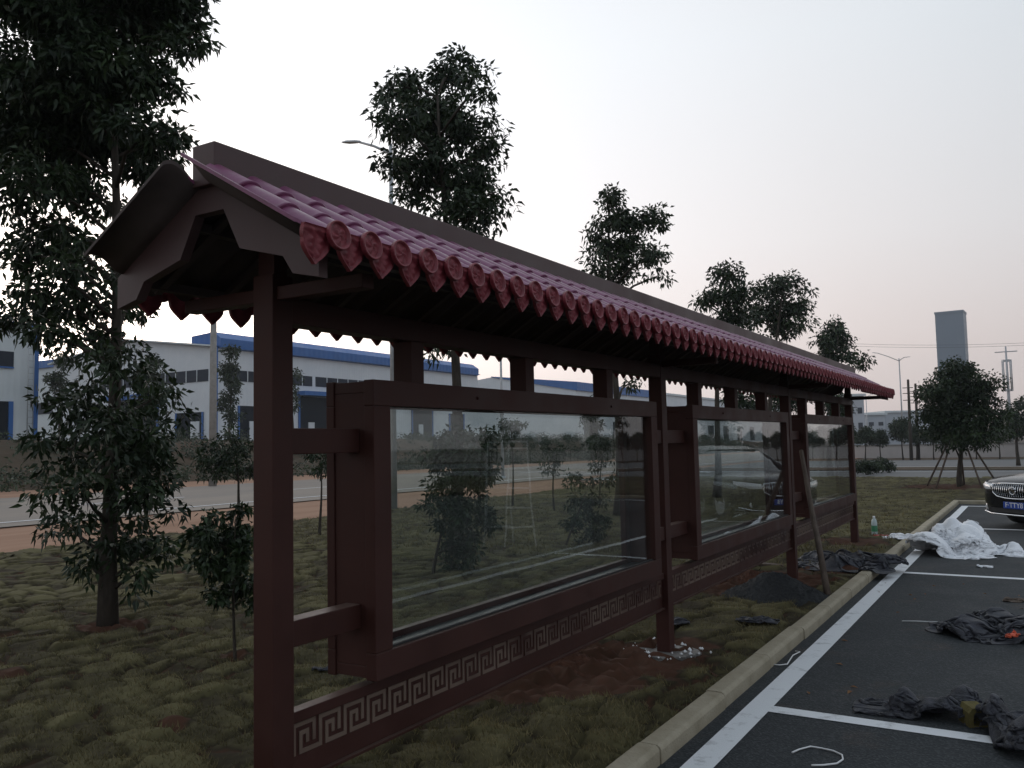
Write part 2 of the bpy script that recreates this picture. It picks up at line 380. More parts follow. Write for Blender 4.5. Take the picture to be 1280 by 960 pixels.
fc = np.stack([idx[:-1, :-1], idx[1:, :-1], idx[1:, 1:], idx[:-1, 1:]], -1).reshape(-1, 4)
o = link('ground', np_mesh('ground', np.stack([XX, YY, ZZ], -1).reshape(-1, 3), fc, True), M['terrain'])
tag(o, 'brown earth and field sheet stretching to the horizon with the bank beyond the road', kind='structure')

def sheet(name, x0, x1, y0, y1, z, mt, label):
    b = MB(); b.quadface((x0, y0, z), (x1, y0, z), (x1, y1, z), (x0, y1, z))
    o = b.build(name, mt); tag(o, label, kind='structure'); return o

sheet('parking_lot', -1.70, 40.0, -15, 23.4, 0.0, M['asphalt'], 'dark asphalt car park beside the lawn')
def wavy(name, x0, x1, y0, y1, z, mt, label, amp, n=120):
    b = MB(); P0, P1 = [], []
    for k in range(n + 1):
        y = y0 + (y1 - y0) * k / n
        a0 = mnoise.noise(Vector((y * 0.35, 3.1, x0))) * amp + mnoise.noise(Vector((y * 1.7, 1.1, x0))) * amp * 0.3
        a1 = mnoise.noise(Vector((y * 0.35, 8.7, x1))) * amp + mnoise.noise(Vector((y * 1.7, 5.1, x1))) * amp * 0.3
        b.v += [(x0 + a0, y, z), (x1 + a1, y, z)]
        if k:
            i = 2 * k
            b.f.append((i - 2, i - 1, i + 1, i)); b.sm.append(False)
    o = b.build(name, mt); tag(o, label, kind='structure'); return o
wavy('dirt_verge', -42.5, -13.0, -60, 200, -0.06, M['dirt'], 'orange dirt verge along both sides of the road', 0.5)
wavy('road', -33.5, -19.6, -60, 200, -0.03, M['road'], 'pale dusty concrete road behind the lawn', 0.25)
for k in range(12):
    y0 = -2 + k * 9.0
    sheet('lane_marking', -25.95, -25.80, y0, y0 + 4, -0.02, M['line'], 'white dashed lane line on the concrete road')
sheet('lane_marking', -21.1, -20.95, -40, 160, -0.02, M['line'], 'white edge line along the near side of the concrete road')
# crossing road beyond the far lawn
sheet('crossing_road', -18.0, 120, 34.5, 46, -0.02, M['old_road'], 'grey crossing road beyond the end of the lawn')
sheet('crossing_road', -18.0, 120, 51, 68, -0.02, M['old_road'], 'grey far carriageway of the crossing road')
sheet('road_line', -17.0, 120, 35.0, 35.3, -0.012, M['line'], 'white edge line of the crossing road')
sheet('road_line', -17.0, 120, 45.2, 45.5, -0.012, M['line'], 'white edge line by the median of the crossing road')
sheet('road_line', -17.0, 120, 52.0, 52.3, -0.012, M['line'], 'white edge line of the far carriageway')

# ---- painted bay lines
sheet('bay_line', -1.54, -1.40, -10, 21.9, 0.004, M['line'], 'long white bay line beside the kerb')
for y in (-0.65, 5.11, 10.94, 16.6):
    sheet('bay_line', -1.40, 1.10, y - 0.06, y + 0.06, 0.004, M['line'], 'short white bay line across the asphalt')
sheet('bay_line', -1.54, 6, 21.9, 22.02, 0.004, M['line'], 'white bay line at the end of the car park')
sheet('bay_line', 1.10, 1.22, -10, 21.9, 0.004, M['line'], 'long white bay line on the open side of the bays')

# ---- kerb: bedding plus single kerb stones
kb = MB().box((-1.735, -8, -0.05), (-1.65, 22.75, 0.06)); kb.box((-1.735, 22.655, -0.05), (10, 22.74, 0.06))
kerb = kb.build('kerb', M['kerb']); tag(kerb, 'row of concrete kerb stones between lawn and asphalt', kind='structure')
ks = MB(); 
poly = [(-0.0575, -0.04), (0.0575, -0.04), (0.0575, 0.068), (0.050, 0.083), (0.036, 0.091), (-0.045, 0.092), (-0.0575, 0.086)]
ks.prism(poly, 1, -0.494, 0.494)
ksm = ks.mesh('kerb_stone', 0.004); ksm.materials.append(M['kerb'])
for k in range(31):
    o = link('kerb_stone', ksm, parent=kerb)
    o.location = (-1.6925 + rnd.uniform(-.004, .004), -7.5 + k, rnd.uniform(-.004, .004)); o.rotation_euler = (0, rnd.uniform(-.01, .01), rnd.uniform(-.004, .004))
for k in range(11):
    o = link('kerb_stone', ksm, parent=kerb)
    o.location = (-1.24 + k, 22.6975, rnd.uniform(-.004, .004)); o.rotation_euler = (0, 0, math.pi / 2 * -1)

# ---- lawn: laid turf pieces, red soil in some seams, gap shade painted into the others
rng = np.random.default_rng(3)
SOIL = [(-2.75, 5.1, .62), (-2.45, 5.55, .45), (-2.9, 4.6, .4), (-2.6, 8.8, .5), (-2.5, 9.5, .55), (-2.3, 6.1, .25), (-2.35, 13.2, .45), (-7.0, 4.65, .26), (-5.05, 4.35, .10),
        (-2.1, 10.4, .3), (-4.1, 3.1, .10), (-5.3, 2.5, .10), (-3.1, 3.6, .2), (-2.2, 28.6, 1.3), (-3.0, 2.2, .16), (-6.1, 3.3, .10), (-2.4, 2.0, .2)]
def lawn_part(x0, x1, y0, y1, st, cell, seed, amp, kerb_side=True):
    gx = np.arange(x0, x1 + st * .5, st); gy = np.arange(y0, y1 + st * .5, st)
    A, B = np.meshgrid(gx, gy, indexing='ij')
    jw = 0.10 * np.sin(A * 2.1 + B * 1.3) + 0.08 * np.sin(B * 3.7 - A * 1.9)
    u = (A + jw) / cell[0]; v = (B + 0.6 * jw) / cell[1]
    rr = np.random.default_rng(seed)
    tab = rr.random((64, 64, 3))
    tl = np.zeros(A.shape); F1 = np.full(A.shape, 9.0); F2 = np.full(A.shape, 9.0); cid = np.zeros(A.shape)
    iu = np.floor(u).astype(int); iv = np.floor(v).astype(int)
    for du in (-1, 0, 1):
        for dv in (-1, 0, 1):
            a = iu + du; b = iv + dv
            t3 = tab[a % 64, b % 64]
            cx = a + 0.5 + (t3[..., 0] - .5) * 0.75; cyy = b + 0.5 + (t3[..., 1] - .5) * 0.75
            d = np.sqrt((u - cx) ** 2 + (v - cyy) ** 2)
            near = d < F1
            F2 = np.where(near, F1, np.minimum(F2, d)); cid = np.where(near, t3[..., 2], cid); tl = np.where(near, (u - cx) * (t3[..., 0] - .35) * 1.6 + (v - cyy) * (t3[..., 1] - .3) * 1.6, tl); F1 = np.where(near, d, F1)
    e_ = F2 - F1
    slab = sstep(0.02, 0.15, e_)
    fine = np.zeros(A.shape)
    for q in range(5):
        k1, k2, ph = rr.uniform(5, 22), rr.uniform(5, 22), rr.uniform(0, 6)
        fine += np.sin(A * k1 * rr.choice([-1, 1]) + B * k2 + ph)
    big = np.sin(A * .9 + 1) * np.cos(B * .7)
    z = 0.045 + 0.0012 * np.clip(np.minimum(B, 30) - 5, 0, None) + 0.012 * big + amp * slab * (0.75 + cid * 0.6 + tl * 1.5) - 0.016 * (1 - sstep(0.0, 0.09, e_)) + fine * 0.0022 + rr.normal(0, 0.002, A.shape)
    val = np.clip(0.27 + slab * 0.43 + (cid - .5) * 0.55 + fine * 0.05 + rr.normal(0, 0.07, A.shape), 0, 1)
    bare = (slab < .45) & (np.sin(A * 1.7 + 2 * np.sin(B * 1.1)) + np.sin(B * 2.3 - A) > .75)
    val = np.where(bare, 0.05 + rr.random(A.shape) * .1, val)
    for (sx, sy, sr) in SOIL:
        d = np.hypot((A - sx), (B - sy)) / sr + fine * 0.05 + rr.normal(0, .04, A.shape)
        k_ = np.clip(1.25 - d, 0, 1) / .25; k_ = np.clip(k_, 0, 1)
        val = val * (1 - k_) + k_ * (0.03 + rr.random(A.shape) * .12)
        z = z - k_ * slab * amp * .6 + k_ * (np.abs(fine) * .010 + np.abs(rr.normal(0, .012, A.shape)) - .01)
    edge = np.clip((-1.76 - A) / 0.12, 0, 1)
    if kerb_side: z = z * edge + 0.05 * (1 - edge)
    n1, n2 = A.shape
    ix = np.arange(n1 * n2).reshape(n1, n2)
    f_ = np.stack([ix[:-1, :-1], ix[1:, :-1], ix[1:, 1:], ix[:-1, 1:]], -1).reshape(-1, 4)
    return np.stack([A, B, z], -1).reshape(-1, 3), f_, val.reshape(-1), (gx, gy, z, val)
CL_ = (.33, .25)
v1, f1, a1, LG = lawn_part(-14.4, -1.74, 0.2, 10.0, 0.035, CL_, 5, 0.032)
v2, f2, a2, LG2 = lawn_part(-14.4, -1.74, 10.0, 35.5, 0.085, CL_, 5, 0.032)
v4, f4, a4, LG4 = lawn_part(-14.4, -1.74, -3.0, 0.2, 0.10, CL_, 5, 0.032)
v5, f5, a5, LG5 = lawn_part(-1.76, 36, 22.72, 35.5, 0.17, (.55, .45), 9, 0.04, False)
v = []; fcs = []; at_ = []; n0 = 0
for (a, b, c) in ((v1, f1, a1), (v2, f2, a2), (v4, f4, a4), (v5, f5, a5)):
    v.append(a); fcs.append(b + n0); at_.append(c); n0 += len(a)
V = np.concatenate(v); Fq = np.concatenate(fcs); AT = np.concatenate(at_)
# ragged far edge along the dirt verge
V[:, 0] = np.where(V[:, 0] < -13.2, V[:, 0] + 0.35 * np.sin(V[:, 1] * 1.3) + 0.2 * np.sin(V[:, 1] * 3.9), V[:, 0])
V[:, 2] = np.where(V[:, 0] < -13.6, np.minimum(V[:, 2], 0.05 - (-13.6 - V[:, 0]) * 0.12), V[:, 2])
lawn = link('lawn', np_mesh('lawn', V, Fq, True, AT), M['turf']); tag(lawn, 'lawn of freshly laid turf with red soil and painted dark shade in the seams', kind='structure')
# median strip and far lawn
sheet('median_strip', -18, 120, 46, 51, 0.02, M['terrain'], 'dull grass strip between the two carriageways')

def lawn_h(x, y):
    for g in (LG, LG2, LG4):
        gx, gy, z, val = g
        if gx[0] <= x <= gx[-1] and gy[0] <= y <= gy[-1]:
            i = min(int((x - gx[0]) / (gx[1] - gx[0])), len(gx) - 1); j = min(int((y - gy[0]) / (gy[1] - gy[0])), len(gy) - 1)
            return float(z[i, j]), float(val[i, j])
    return 0.07, 0.5

def grass_blades(n, xr, yr, hgt, wid, seed, dens):
    r_ = np.random.default_rng(seed)
    x = r_.uniform(*xr, n); y = r_.uniform(*yr, n)
    keep = r_.random(n) < dens(x, y)
    x, y = x[keep], y[keep]
    gx, gy, z, val = LG if xr[0] >= -8.7 and yr[1] <= 10.01 else LG2
    i = np.clip(((x - gx[0]) / (gx[1] - gx[0])).astype(int), 0, len(gx) - 1); j = np.clip(((y - gy[0]) / (gy[1] - gy[0])).astype(int), 0, len(gy) - 1)
    zz = z[i, j]; vv = val[i, j]
    k = (vv > 0.42) & (r_.random(len(x)) < np.clip(vv * 1.5, 0, 1))
    x, y, zz, vv = x[k], y[k], zz[k], vv[k]
    n = len(x)
    th = r_.uniform(0, 2 * np.pi, n); ln = hgt * r_.uniform(.5, 1.3, n); lean = r_.uniform(.3, 1.4, n) * ln; la = r_.uniform(0, 2 * np.pi, n)
    dx, dy = np.cos(th) * wid * .5, np.sin(th) * wid * .5
    p0 = np.stack([x - dx, y - dy, zz - .006], -1); p1 = np.stack([x + dx, y + dy, zz - .006], -1)
    p2 = np.stack([x + np.cos(la) * lean, y + np.sin(la) * lean, zz + ln], -1)
    vs_ = np.stack([p0, p1, p2], 1).reshape(-1, 3)
    fs_ = np.arange(3 * n).reshape(n, 3)
    av = np.repeat(np.clip(vv * .6 + r_.normal(.12, .18, n), 0, 1), 3)
    return vs_, fs_, av
gv1 = grass_blades(330000, (-8.5, -1.78), (0.6, 9.95), .026, .006, 1, lambda x, y: np.clip(22.0 / (x * x + y * y), 0.12, 1))
gv2 = grass_blades(90000, (-13.5, -1.8), (10.0, 34.0), .045, .016, 2, lambda x, y: np.clip(160.0 / (x * x + y * y), 0.1, 1))
gvv = np.concatenate([gv1[0], gv2[0]]); gff = np.concatenate([gv1[1], gv2[1] + len(gv1[0])]); gaa = np.concatenate([gv1[2], gv2[2]])
o = link('grass', np_mesh('grass', gvv, gff, False, gaa), M['grass']); tag(o, 'short dry olive grass growing on the turf', 'grass', kind='stuff')

# ================================================================== THE ROOFED DISPLAY BOARD
SX, SY = -2.278, 5.797          # near front corner of the second post; s runs along the board, n towards the car park
board = empty('display_board', (SX, SY, 0.0)); board.rotation_euler = (0.0035, 0, 0)
tag(board, 'long maroon outdoor display board with three glazed cases under a tiled roof', 'display board')
POST = [-3.668, 0.0, 3.71, 7.42]
pm = MB().box((-0.098, 0, -0.12), (0.0, 0.098, 2.19)).mesh('post', 0.004); pm.materials.append(M['paint'])
for s in POST:
    o = link('post', pm, parent=board); o.location = (0, s, 0)
# long top beam
for k in range(3):
    MB().box((-0.095, POST[k] + .0985, 2.022), (-0.003, POST[k + 1] - .0005, 2.115)).build('top_beam', M['paint'], board, 0.004)
# cross arms and king posts carrying the roof
for s in POST:
    MB().box((-0.50, s + .020, 2.098), (-0.0985, s + .078, 2.146)).build('cross_arm', M['paint'], board, 0.003)
    MB().box((0.0005, s + .020, 2.098), (0.40, s + .078, 2.146)).build('cross_arm', M['paint'], board, 0.003)
    MB().box((-0.09, s + .017, 2.191), (-0.01, s + .081, 2.45)).build('king_post', M['paint'], board, 0.003)
stm = MB().box((-0.098, -0.045, 1.836), (0.0, 0.045, 2.021)).mesh('strut', 0.003); stm.materials.append(M['paint'])
for s in POST[:3]:
    for d in (0.83, 1.80, 2.80):
        o = link('strut', stm, parent=board); o.location = (0, s + d, 0)
# side rails holding the cases
for k in range(3):
    a0, a1 = POST[k] + 0.099, POST[k] + 0.462
    b0, b1 = POST[k] + 3.41, POST[k + 1] - 0.001
    for z0, z1 in ((0.865, 0.958), (1.548, 1.643)):
        MB().box((-0.086, a0, z0), (-0.010, a1, z1)).build('side_rail', M['paint'], board, 0.004)
        MB().box((-0.086, b0, z0), (-0.010, b1, z1)).build('side_rail', M['paint'], board, 0.004)

# display cases
def ring(b, x0, x1, s0, s1, z0, z1, w_):
    b.box((x0, s0, z0), (x1, s1, z0 + w_)); b.box((x0, s0, z1 - w_), (x1, s1, z1))
    b.box((x0, s0, z0 + w_ + .0005), (x1, s0 + w_, z1 - w_ - .0005)); b.box((x0, s1 - w_, z0 + w_ + .0005), (x1, s1, z1 - w_ - .0005))
for k in range(3):
    s0 = POST[k] + 0.462; s1 = POST[k] + 3.41; z0, z1 = 0.668, 1.835
    b = MB(); ring(b, -0.146, 0.012, s0 + .006, s1 - .006, z0 + .006, z1 - .006, 0.045)
    case = b.build('display_case', M['paint'], board, 0.003)
    b = MB(); ring(b, 0.0125, 0.064, s0, s1, z0, z1, 0.104); b.build('front_frame', M['paint'], case, 0.004)
    b = MB(); ring(b, -0.188, -0.1465, s0, s1, z0, z1, 0.100); b.build('back_frame', M['paint'], case, 0.004)
    gi = 0.088
    b = MB(); b.box((0.026, s0 + gi, z0 + gi), (0.031, s1 - gi, z1 - gi)); b.build('glass_pane', M['glass'], case)
    b = MB(); b.box((-0.172, s0 + gi, z0 + gi), (-0.167, s1 - gi, z1 - gi)); b.build('glass_pane', M['glass'], case)
    b = MB(); b.box((-0.140, s0 + .053, z0 + .052), (0.010, s1 - .053, z0 + .075)); b.build('sill', M['alu'], case, 0.002)
    b = MB(); b.box((0.032, s0 + .105, z0 + .105), (0.046, s1 - .105, z0 + .113)); b.build('glazing_bead', M['rubber'], case)
    b = MB()
    b.box((-0.135, s0 + .054, z1 - .075), (0.005, s1 - .054, z1 - .052)); b.build('case_top_strip', M['rubber'], case, 0.002)  # dark strip along the inside top of the case
    # bolts on the top rail
    for q in (0.25, 0.75):
        b = MB().lathe([(0, .072), (.006, .072), (.009, .066), (.009, .06)], (0, s0 + (s1 - s0) * q, z1 - .05), 10, 0); b.build('bolt', M['paint'], case)

# fretwork bands: raised meander lines on a solid plate
PER = 0.1325; CELL = PER / 8
SL = set()
for c in range(0, 7): SL.add((c, 0))
for r_ in range(0, 7): SL.add((0, r_))
for c in range(2, 9): SL.add((c % 8, 6))
for r_ in range(2, 7): SL.add((2, r_))
for c in range(2, 5): SL.add((c, 2))
for r_ in range(2, 5): SL.add((4, r_))
for r_ in range(0, 5): SL.add((6, r_))
def fret(s0, s1, ztop):
    """the meander as a thin raised strip"""
    b = MB()
    ncol = int((s1 - s0 - 0.03) / CELL) // 2 * 2; off = (s1 - s0 - ncol * CELL) / 2
    xa, xb = -0.044, -0.0395
    S = lambda c: s0 + off + ((c // 2) * 2 + (.95 if c % 2 else 0)) * CELL
    Z = lambda r_: ztop - .0005 - ((r_ // 2) * 1.96 + (.95 if r_ % 2 else 0)) * CELL
    on_ = lambda c, r_: 0 <= c < ncol and 0 <= r_ < 7 and ((c % 8), r_) in SL
    for c in range(ncol):
        for r_ in range(7):
            if not on_(c, r_): continue
            y0, y1, za, zb = S(c), S(c + 1), Z(r_ + 1), Z(r_)
            b.quadface((xb, y0, za), (xb, y1, za), (xb, y1, zb), (xb, y0, zb))
            if not on_(c - 1, r_): b.quadface((xb, y0, za), (xb, y0, zb), (xa, y0, zb), (xa, y0, za))
            if not on_(c + 1, r_): b.quadface((xb, y1, zb), (xb, y1, za), (xa, y1, za), (xa, y1, zb))
            if not on_(c, r_ - 1): b.quadface((xb, y0, zb), (xb, y1, zb), (xa, y1, zb), (xa, y0, zb))
            if not on_(c, r_ + 1): b.quadface((xb, y1, za), (xb, y0, za), (xa, y0, za), (xa, y1, za))
    me = bpy.data.meshes.new('meander'); me.from_pydata(b.v, [], b.f); me.update()
    return me
M['bronze'] = mat('bronze_to_maroon', (0.040, 0.014, 0.011), 0.5, 0.3, (0.155, 0.110, 0.085), 1.1, 4, contrast=(0.38, 0.56))  # bronze tone passing into maroon in broad noise patches
for k in range(3):
    s0 = POST[k] + 0.099; s1 = POST[k + 1] - 0.001
    MB().box((-0.078, s0, 0.594), (-0.024, s1, 0.634)).build('fret_rail', M['paint'], board, 0.003)
    fp = MB().box((-0.0565, s0, 0.392), (-0.0435, s1, 0.5935)).build('fret_panel', M['paint'], board, 0.001)
    link('meander', fret(s0, s1, 0.588), M['bronze'], fp)
    MB().box((-0.078, s0, 0.380), (-0.024, s1, 0.3915)).build('fret_rail', M['paint'], board, 0.002)

# ---- roof
NC = -0.05; PITCH = math.atan(0.58); ST = 0.148
TS0 = -3.90; NT = 80; TSL = -3.802; S_A, S_B = -4.048, TS0 + ST * (NT - 1) + 0.085
def roofz(mm): return 2.502 - 0.58 * abs(mm)
MX = 0.545
b = MB()
per = 12; n_ = int((S_B - S_A) / ST * per)
for side in (1, -1):
    base = len(b.v)
    for k in range(n_ + 1):
        s = S_A + (S_B - S_A) * k / n_
        xr = (0.045, 0.28, MX) if side > 0 or s > -3.875 else (0.045, 0.25, 0.468)
        ph = (s - (TS0 if side > 0 else TSL)) / ST * 2 * math.pi
        wv = 0.017 * math.cos(ph)
        if s < -3.885:                      # the verge ends in a standing roll
            t = min(1, (-3.885 - s) / .05); cr = -4.010 if side < 0 else -4.040
            wv = wv * (1 - t) + t * (-.020 + .060 * max(0, math.cos((s - cr) / .105 * math.pi / 2)) ** 1.5)
        for mm in xr:
            b.v.append((NC + side * mm, s, roofz(mm) + wv + .006))
        for mm in xr:
            b.v.append((NC + side * mm, s, roofz(mm) + wv - .006))
    for k in range(n_):
        for j in range(2):
            a = base + k * 6 + j
            q = (a, a + 1, a + 7, a + 6); b.f.append(q if side > 0 else q[::-1]); b.sm.append(True)
            a += 3
            q = (a, a + 6, a + 7, a + 1); b.f.append(q if side > 0 else q[::-1]); b.sm.append(True)
        for j in (0, 2):
            a = base + k * 6 + j; b.f.append((a, a + 3, a + 9, a + 6)); b.sm.append(False)
    for k in (0, n_):
        a = base + k * 6
        b.f.append((a, a + 1, a + 4, a + 3)); b.f.append((a + 1, a + 2, a + 5, a + 4)); b.sm += [False, False]
roof = b.build('roof', M['tile'], board)
roof.data.materials.append(M['sheet'])
for p_ in roof.data.polygons:
    if p_.normal.z < -0.3 or (p_.center.x < NC and (p_.normal.y < -.5 or p_.center.y < -3.95)): p_.material_index = 1
tag(roof, 'two slopes of purple red tiles with moulded round ends along the eaves')
# ridge
MB().box((NC - .055, -3.925, 2.452), (NC + .055, S_B - 0.02, 2.594)).build('ridge', M['ridge'], roof, 0.004)
# cover tiles: tapered barrel with a raised lip at its lower end
TL = 0.205
b = MB(); nseg = 12
def barrel(b, x0, x1, r0, r1, lip, n=nseg, spread=1.25):
    base = len(b.v)
    st = [(x0, r0, 0), (x1 - .03, r1, 0), (x1 - .012, r1 + .002, 0), (x1 - .002, r1 + lip, 0), (x1, r1 + lip - .003, 0), (x1, r1 - .008, 1)]
    for (x, r_, inn) in st:
        for j in range(n + 1):
            t = math.pi * j / n
            yy = -math.cos(t); zz = math.sin(t)
            b.v.append((x, yy * r_ * spread * (1.0 + 0.18 * (1 - zz) ** 2), zz * r_ * 0.98 - .006))
    for k in range(len(st) - 1):
        for j in range(n):
            a = base + k * (n + 1) + j
            b.f.append((a, a + n + 1, a + n + 2, a + 1)); b.sm.append(True)
barrel(b, 0, TL, .031, .037, .0035)
tm = b.mesh('roof_tile'); tm.materials.append(M['tile'])
def tile_objs(side, k, row):
    mm = 0.027 + row * 0.172
    s = (TS0 if side > 0 else TSL) + ST * k
    z = roofz(mm) + 0.010 + .004
    return (NC + side * mm, s, z)
for k in range(NT):
    for row in range(3):
        o = link('roof_tile', tm, parent=roof); o.location = tile_objs(1, k, row)
        o.location.z += .004
        o.location.z += rnd.uniform(-.002, .002)
        o.rotation_euler = (0, PITCH + rnd.uniform(-.012, .012), rnd.uniform(-.012, .012))
tv = np.array([v.co for v in tm.vertices]); tf = [tuple(p.vertices) for p in tm.polygons]
bv, bf = [], []
bm_ = 0
for k in range(NT):
    for row in range(3):
        lx = tile_objs(-1, k, row)
        if k < 20:
            o = link('roof_tile', tm, parent=roof); o.location = lx; o.rotation_euler = (0, PITCH, math.pi); continue
        Rm = np.array((Matrix.Rotation(math.pi, 3, 'Z') @ Matrix.Rotation(PITCH, 3, 'Y')))
        bv.append(tv @ Rm.T + np.array(lx)); bf += [tuple(i + bm_ for i in q) for q in tf]; bm_ += len(tv)
me = bpy.data.meshes.new('back_roof_tiles'); me.from_pydata(np.concatenate(bv).tolist(), [], bf); me.polygons.foreach_set('use_smooth', [True] * len(bf)); me.update()
o = link('back_slope_tiling', me, M['tile'], roof); o['kind'] = 'stuff'

# moulded round ends
b = MB(); nr, nth = 9, 28
RD = 0.046
def dh(r_, t):
    q = r_ / RD
    if q > 0.86: return 0.012
    h = 0.002 + 0.008 * max(0, math.cos(5 * t + 7 * q)) * math.sin(min(1, q / .8) * math.pi)
    if q < 0.3: h += 0.005 * (1 - q / .3)
    return h
rr_ = [0, .12, .25, .38, .5, .62, .74, .83, .87, .97, 1.0]
for i, q in enumerate(rr_):
    for j in range(nth):
        t = 2 * math.pi * j / nth
        b.v.append((dh(q * RD, t) - (0.003 if q > .98 else 0), RD * q * math.cos(t), RD * q * math.sin(t)))
for j in range(nth):
    t = 2 * math.pi * j / nth; b.v.append((-0.004, RD * math.cos(t), RD * math.sin(t)))
for i in range(len(rr_)):
    for j in range(nth):
        a = i * nth + j; c = i * nth + (j + 1) % nth
        b.f.append((a, a + nth, c + nth, c)); b.sm.append(i < len(rr_) - 1)
dm = b.mesh('tile_end', recalc=False); dm.materials.append(M['disc'])
# moulded pointed drip plates
b = MB(); nu, nv_ = 16, 18
def dw(v_):
    if v_ < .42: return .053 + .005 * math.sin(v_ / .42 * math.pi)
    q = (v_ - .42) / .58
    return max(.0015, .053 * (1 - q ** 1.5) * (1 + .12 * math.sin(q * math.pi)))
HDP = 0.114
for i in range(nv_ + 1):
    v_ = i / nv_
    for j in range(nu + 1):
        u_ = j / nu * 2 - 1
        wd = dw(v_)
        edge = min((1 - abs(u_)) * wd, (1 - v_) * HDP * .6)
        h = .007 if edge < .006 else .000 + .008 * max(0, math.sin(u_ * 9 + math.sin(v_ * 14) * 2) * math.cos(v_ * 17))
        if v_ < .16: h = .008 if int(v_ / .055) % 2 == 0 else .002
        b.v.append((h, u_ * wd, .02 - v_ * HDP))
for i in range(nv_):
    for j in range(nu):
        a = i * (nu + 1) + j
        b.f.append((a, a + nu + 1, a + nu + 2, a + 1)); b.sm.append(True)
nb = len(b.v)
for (x, y, z) in list(b.v): b.v.append((-0.008, y, z))
for i in range(nv_):
    for j in range(nu):
        a = nb + i * (nu + 1) + j
        b.f.append((a, a + 1, a + nu + 2, a + nu + 1)); b.sm.append(True)
    for j in (0, nu):
        a = i * (nu + 1) + j
        q = (a, nb + a, nb + a + nu + 1, a + nu + 1); b.f.append(q); b.sm.append(False)
drm = b.mesh('drip_tile', recalc=True); drm.materials.append(M['disc'])
for side in (1, -1):
    for k in range(0 if side > 0 else 1, NT):
        o = link('tile_end', dm, parent=roof)
        o.location = (NC + side * (MX + .031), (TS0 if side > 0 else TSL) + ST * k, roofz(MX) + .014 + rnd.uniform(-.002, .002))
        o.rotation_euler = (rnd.uniform(0, 6.28), -0.10 + rnd.uniform(-.03, .03), (0 if side > 0 else math.pi) + rnd.uniform(-.03, .03))
    for k in range(0 if side > 0 else 1, NT + 1):
        o = link('drip_tile', drm, parent=roof)
        o.location = (NC + side * (MX + .016), (TS0 if side > 0 else TSL) + ST * (k - .5), roofz(MX) + (.014 if side > 0 else -.004) + rnd.uniform(-.002, .002))
        o.rotation_euler = (rnd.uniform(-.03, .03), 0.10 + rnd.uniform(-.04, .04), (0 if side > 0 else math.pi) + rnd.uniform(-.04, .04))
# barge boards at both gables
half = [(0.07, 2.366), (0.148, 2.224), (0.345, 2.172), (0.388, 2.112), (0.497, 2.088), (0.497, roofz(.497) - .012), (0.0, 2.502 - .012)]
poly = half + [(-a, c) for a, c in reversed(half[:-1])]
for (sa, sb) in ((-3.90, -3.862), (S_B - .095, S_B - .06)):
    b = MB()
    # two halves so that each cap stays convex-ish: strips
    for sg in (1, -1):
        P = [(NC + sg * a, c) for a, c in half]
        top = lambda a: roofz(a) - .012
        xsn = [0.0, 0.07, 0.148, 0.345, 0.388, 0.497]
        low = {0.0: 2.366, 0.07: 2.366, 0.148: 2.224, 0.345: 2.172, 0.388: 2.112, 0.497: 2.088}
        for p, q in zip(xsn[:-1], xsn[1:]):
            A = [(NC + sg * p, low[p]), (NC + sg * q, low[q]), (NC + sg * q, top(q)), (NC + sg * p, top(p))]
            i = len(b.v)
            b.v += [(x, sa, z) for x, z in A] + [(x, sb, z) for x, z in A]
            b.f += [(i, i + 1, i + 2, i + 3), (i + 7, i + 6, i + 5, i + 4), (i, i + 4, i + 5, i + 1), (i + 3, i + 2, i + 6, i + 7)]; b.sm += [False] * 4
        i = len(b.v); q = 0.497
        b.v += [(NC + sg * q, sa, low[q]), (NC + sg * q, sb, low[q]), (NC + sg * q, sb, top(q)), (NC + sg * q, sa, top(q))]
        b.f.append((i, i + 1, i + 2, i + 3)); b.sm.append(False)
    me = b.mesh('barge_board')
    bm2 = bmesh.new(); bm2.from_mesh(me); bmesh.ops.remove_doubles(bm2, verts=bm2.verts[:], dist=1e-5); bmesh.ops.recalc_face_normals(bm2, faces=bm2.faces[:]); bm2.to_mesh(me); bm2.free()
    link('barge_board', me, M['ridge'], roof)
# purlins and rafters below the tiles
for side in (1, -1):
    for mm in (0.17, 0.46):
        MB().box((NC + side * mm - .02, -3.86, roofz(mm) - .062), (NC + side * mm + .02, S_B - .10, roofz(mm) - .030)).build('purlin', M['sheet'], roof)
b = MB().beam((0.05, 0, -.03), (0.57, 0, -.03), .03, .022); rfm = b.mesh('rafter'); rfm.materials.append(M['sheet'])
for side in (1, -1):
    for k in range(39):
        o = link('rafter', rfm, parent=roof)
        o.location = (NC, TS0 + .15 + .296 * k, roofz(0) - .052 + .03); o.rotation_euler = (0, PITCH, 0 if side > 0 else math.pi)

# ================================================================== PLANTS
def basis(d, r_):
    """unit vectors u,w perpendicular to array of directions d"""
    h = r_.normal(size=d.shape); u = np.cross(d, h); u /= np.linalg.norm(u, axis=1)[:, None] + 1e-9
    return u, np.cross(d, u)

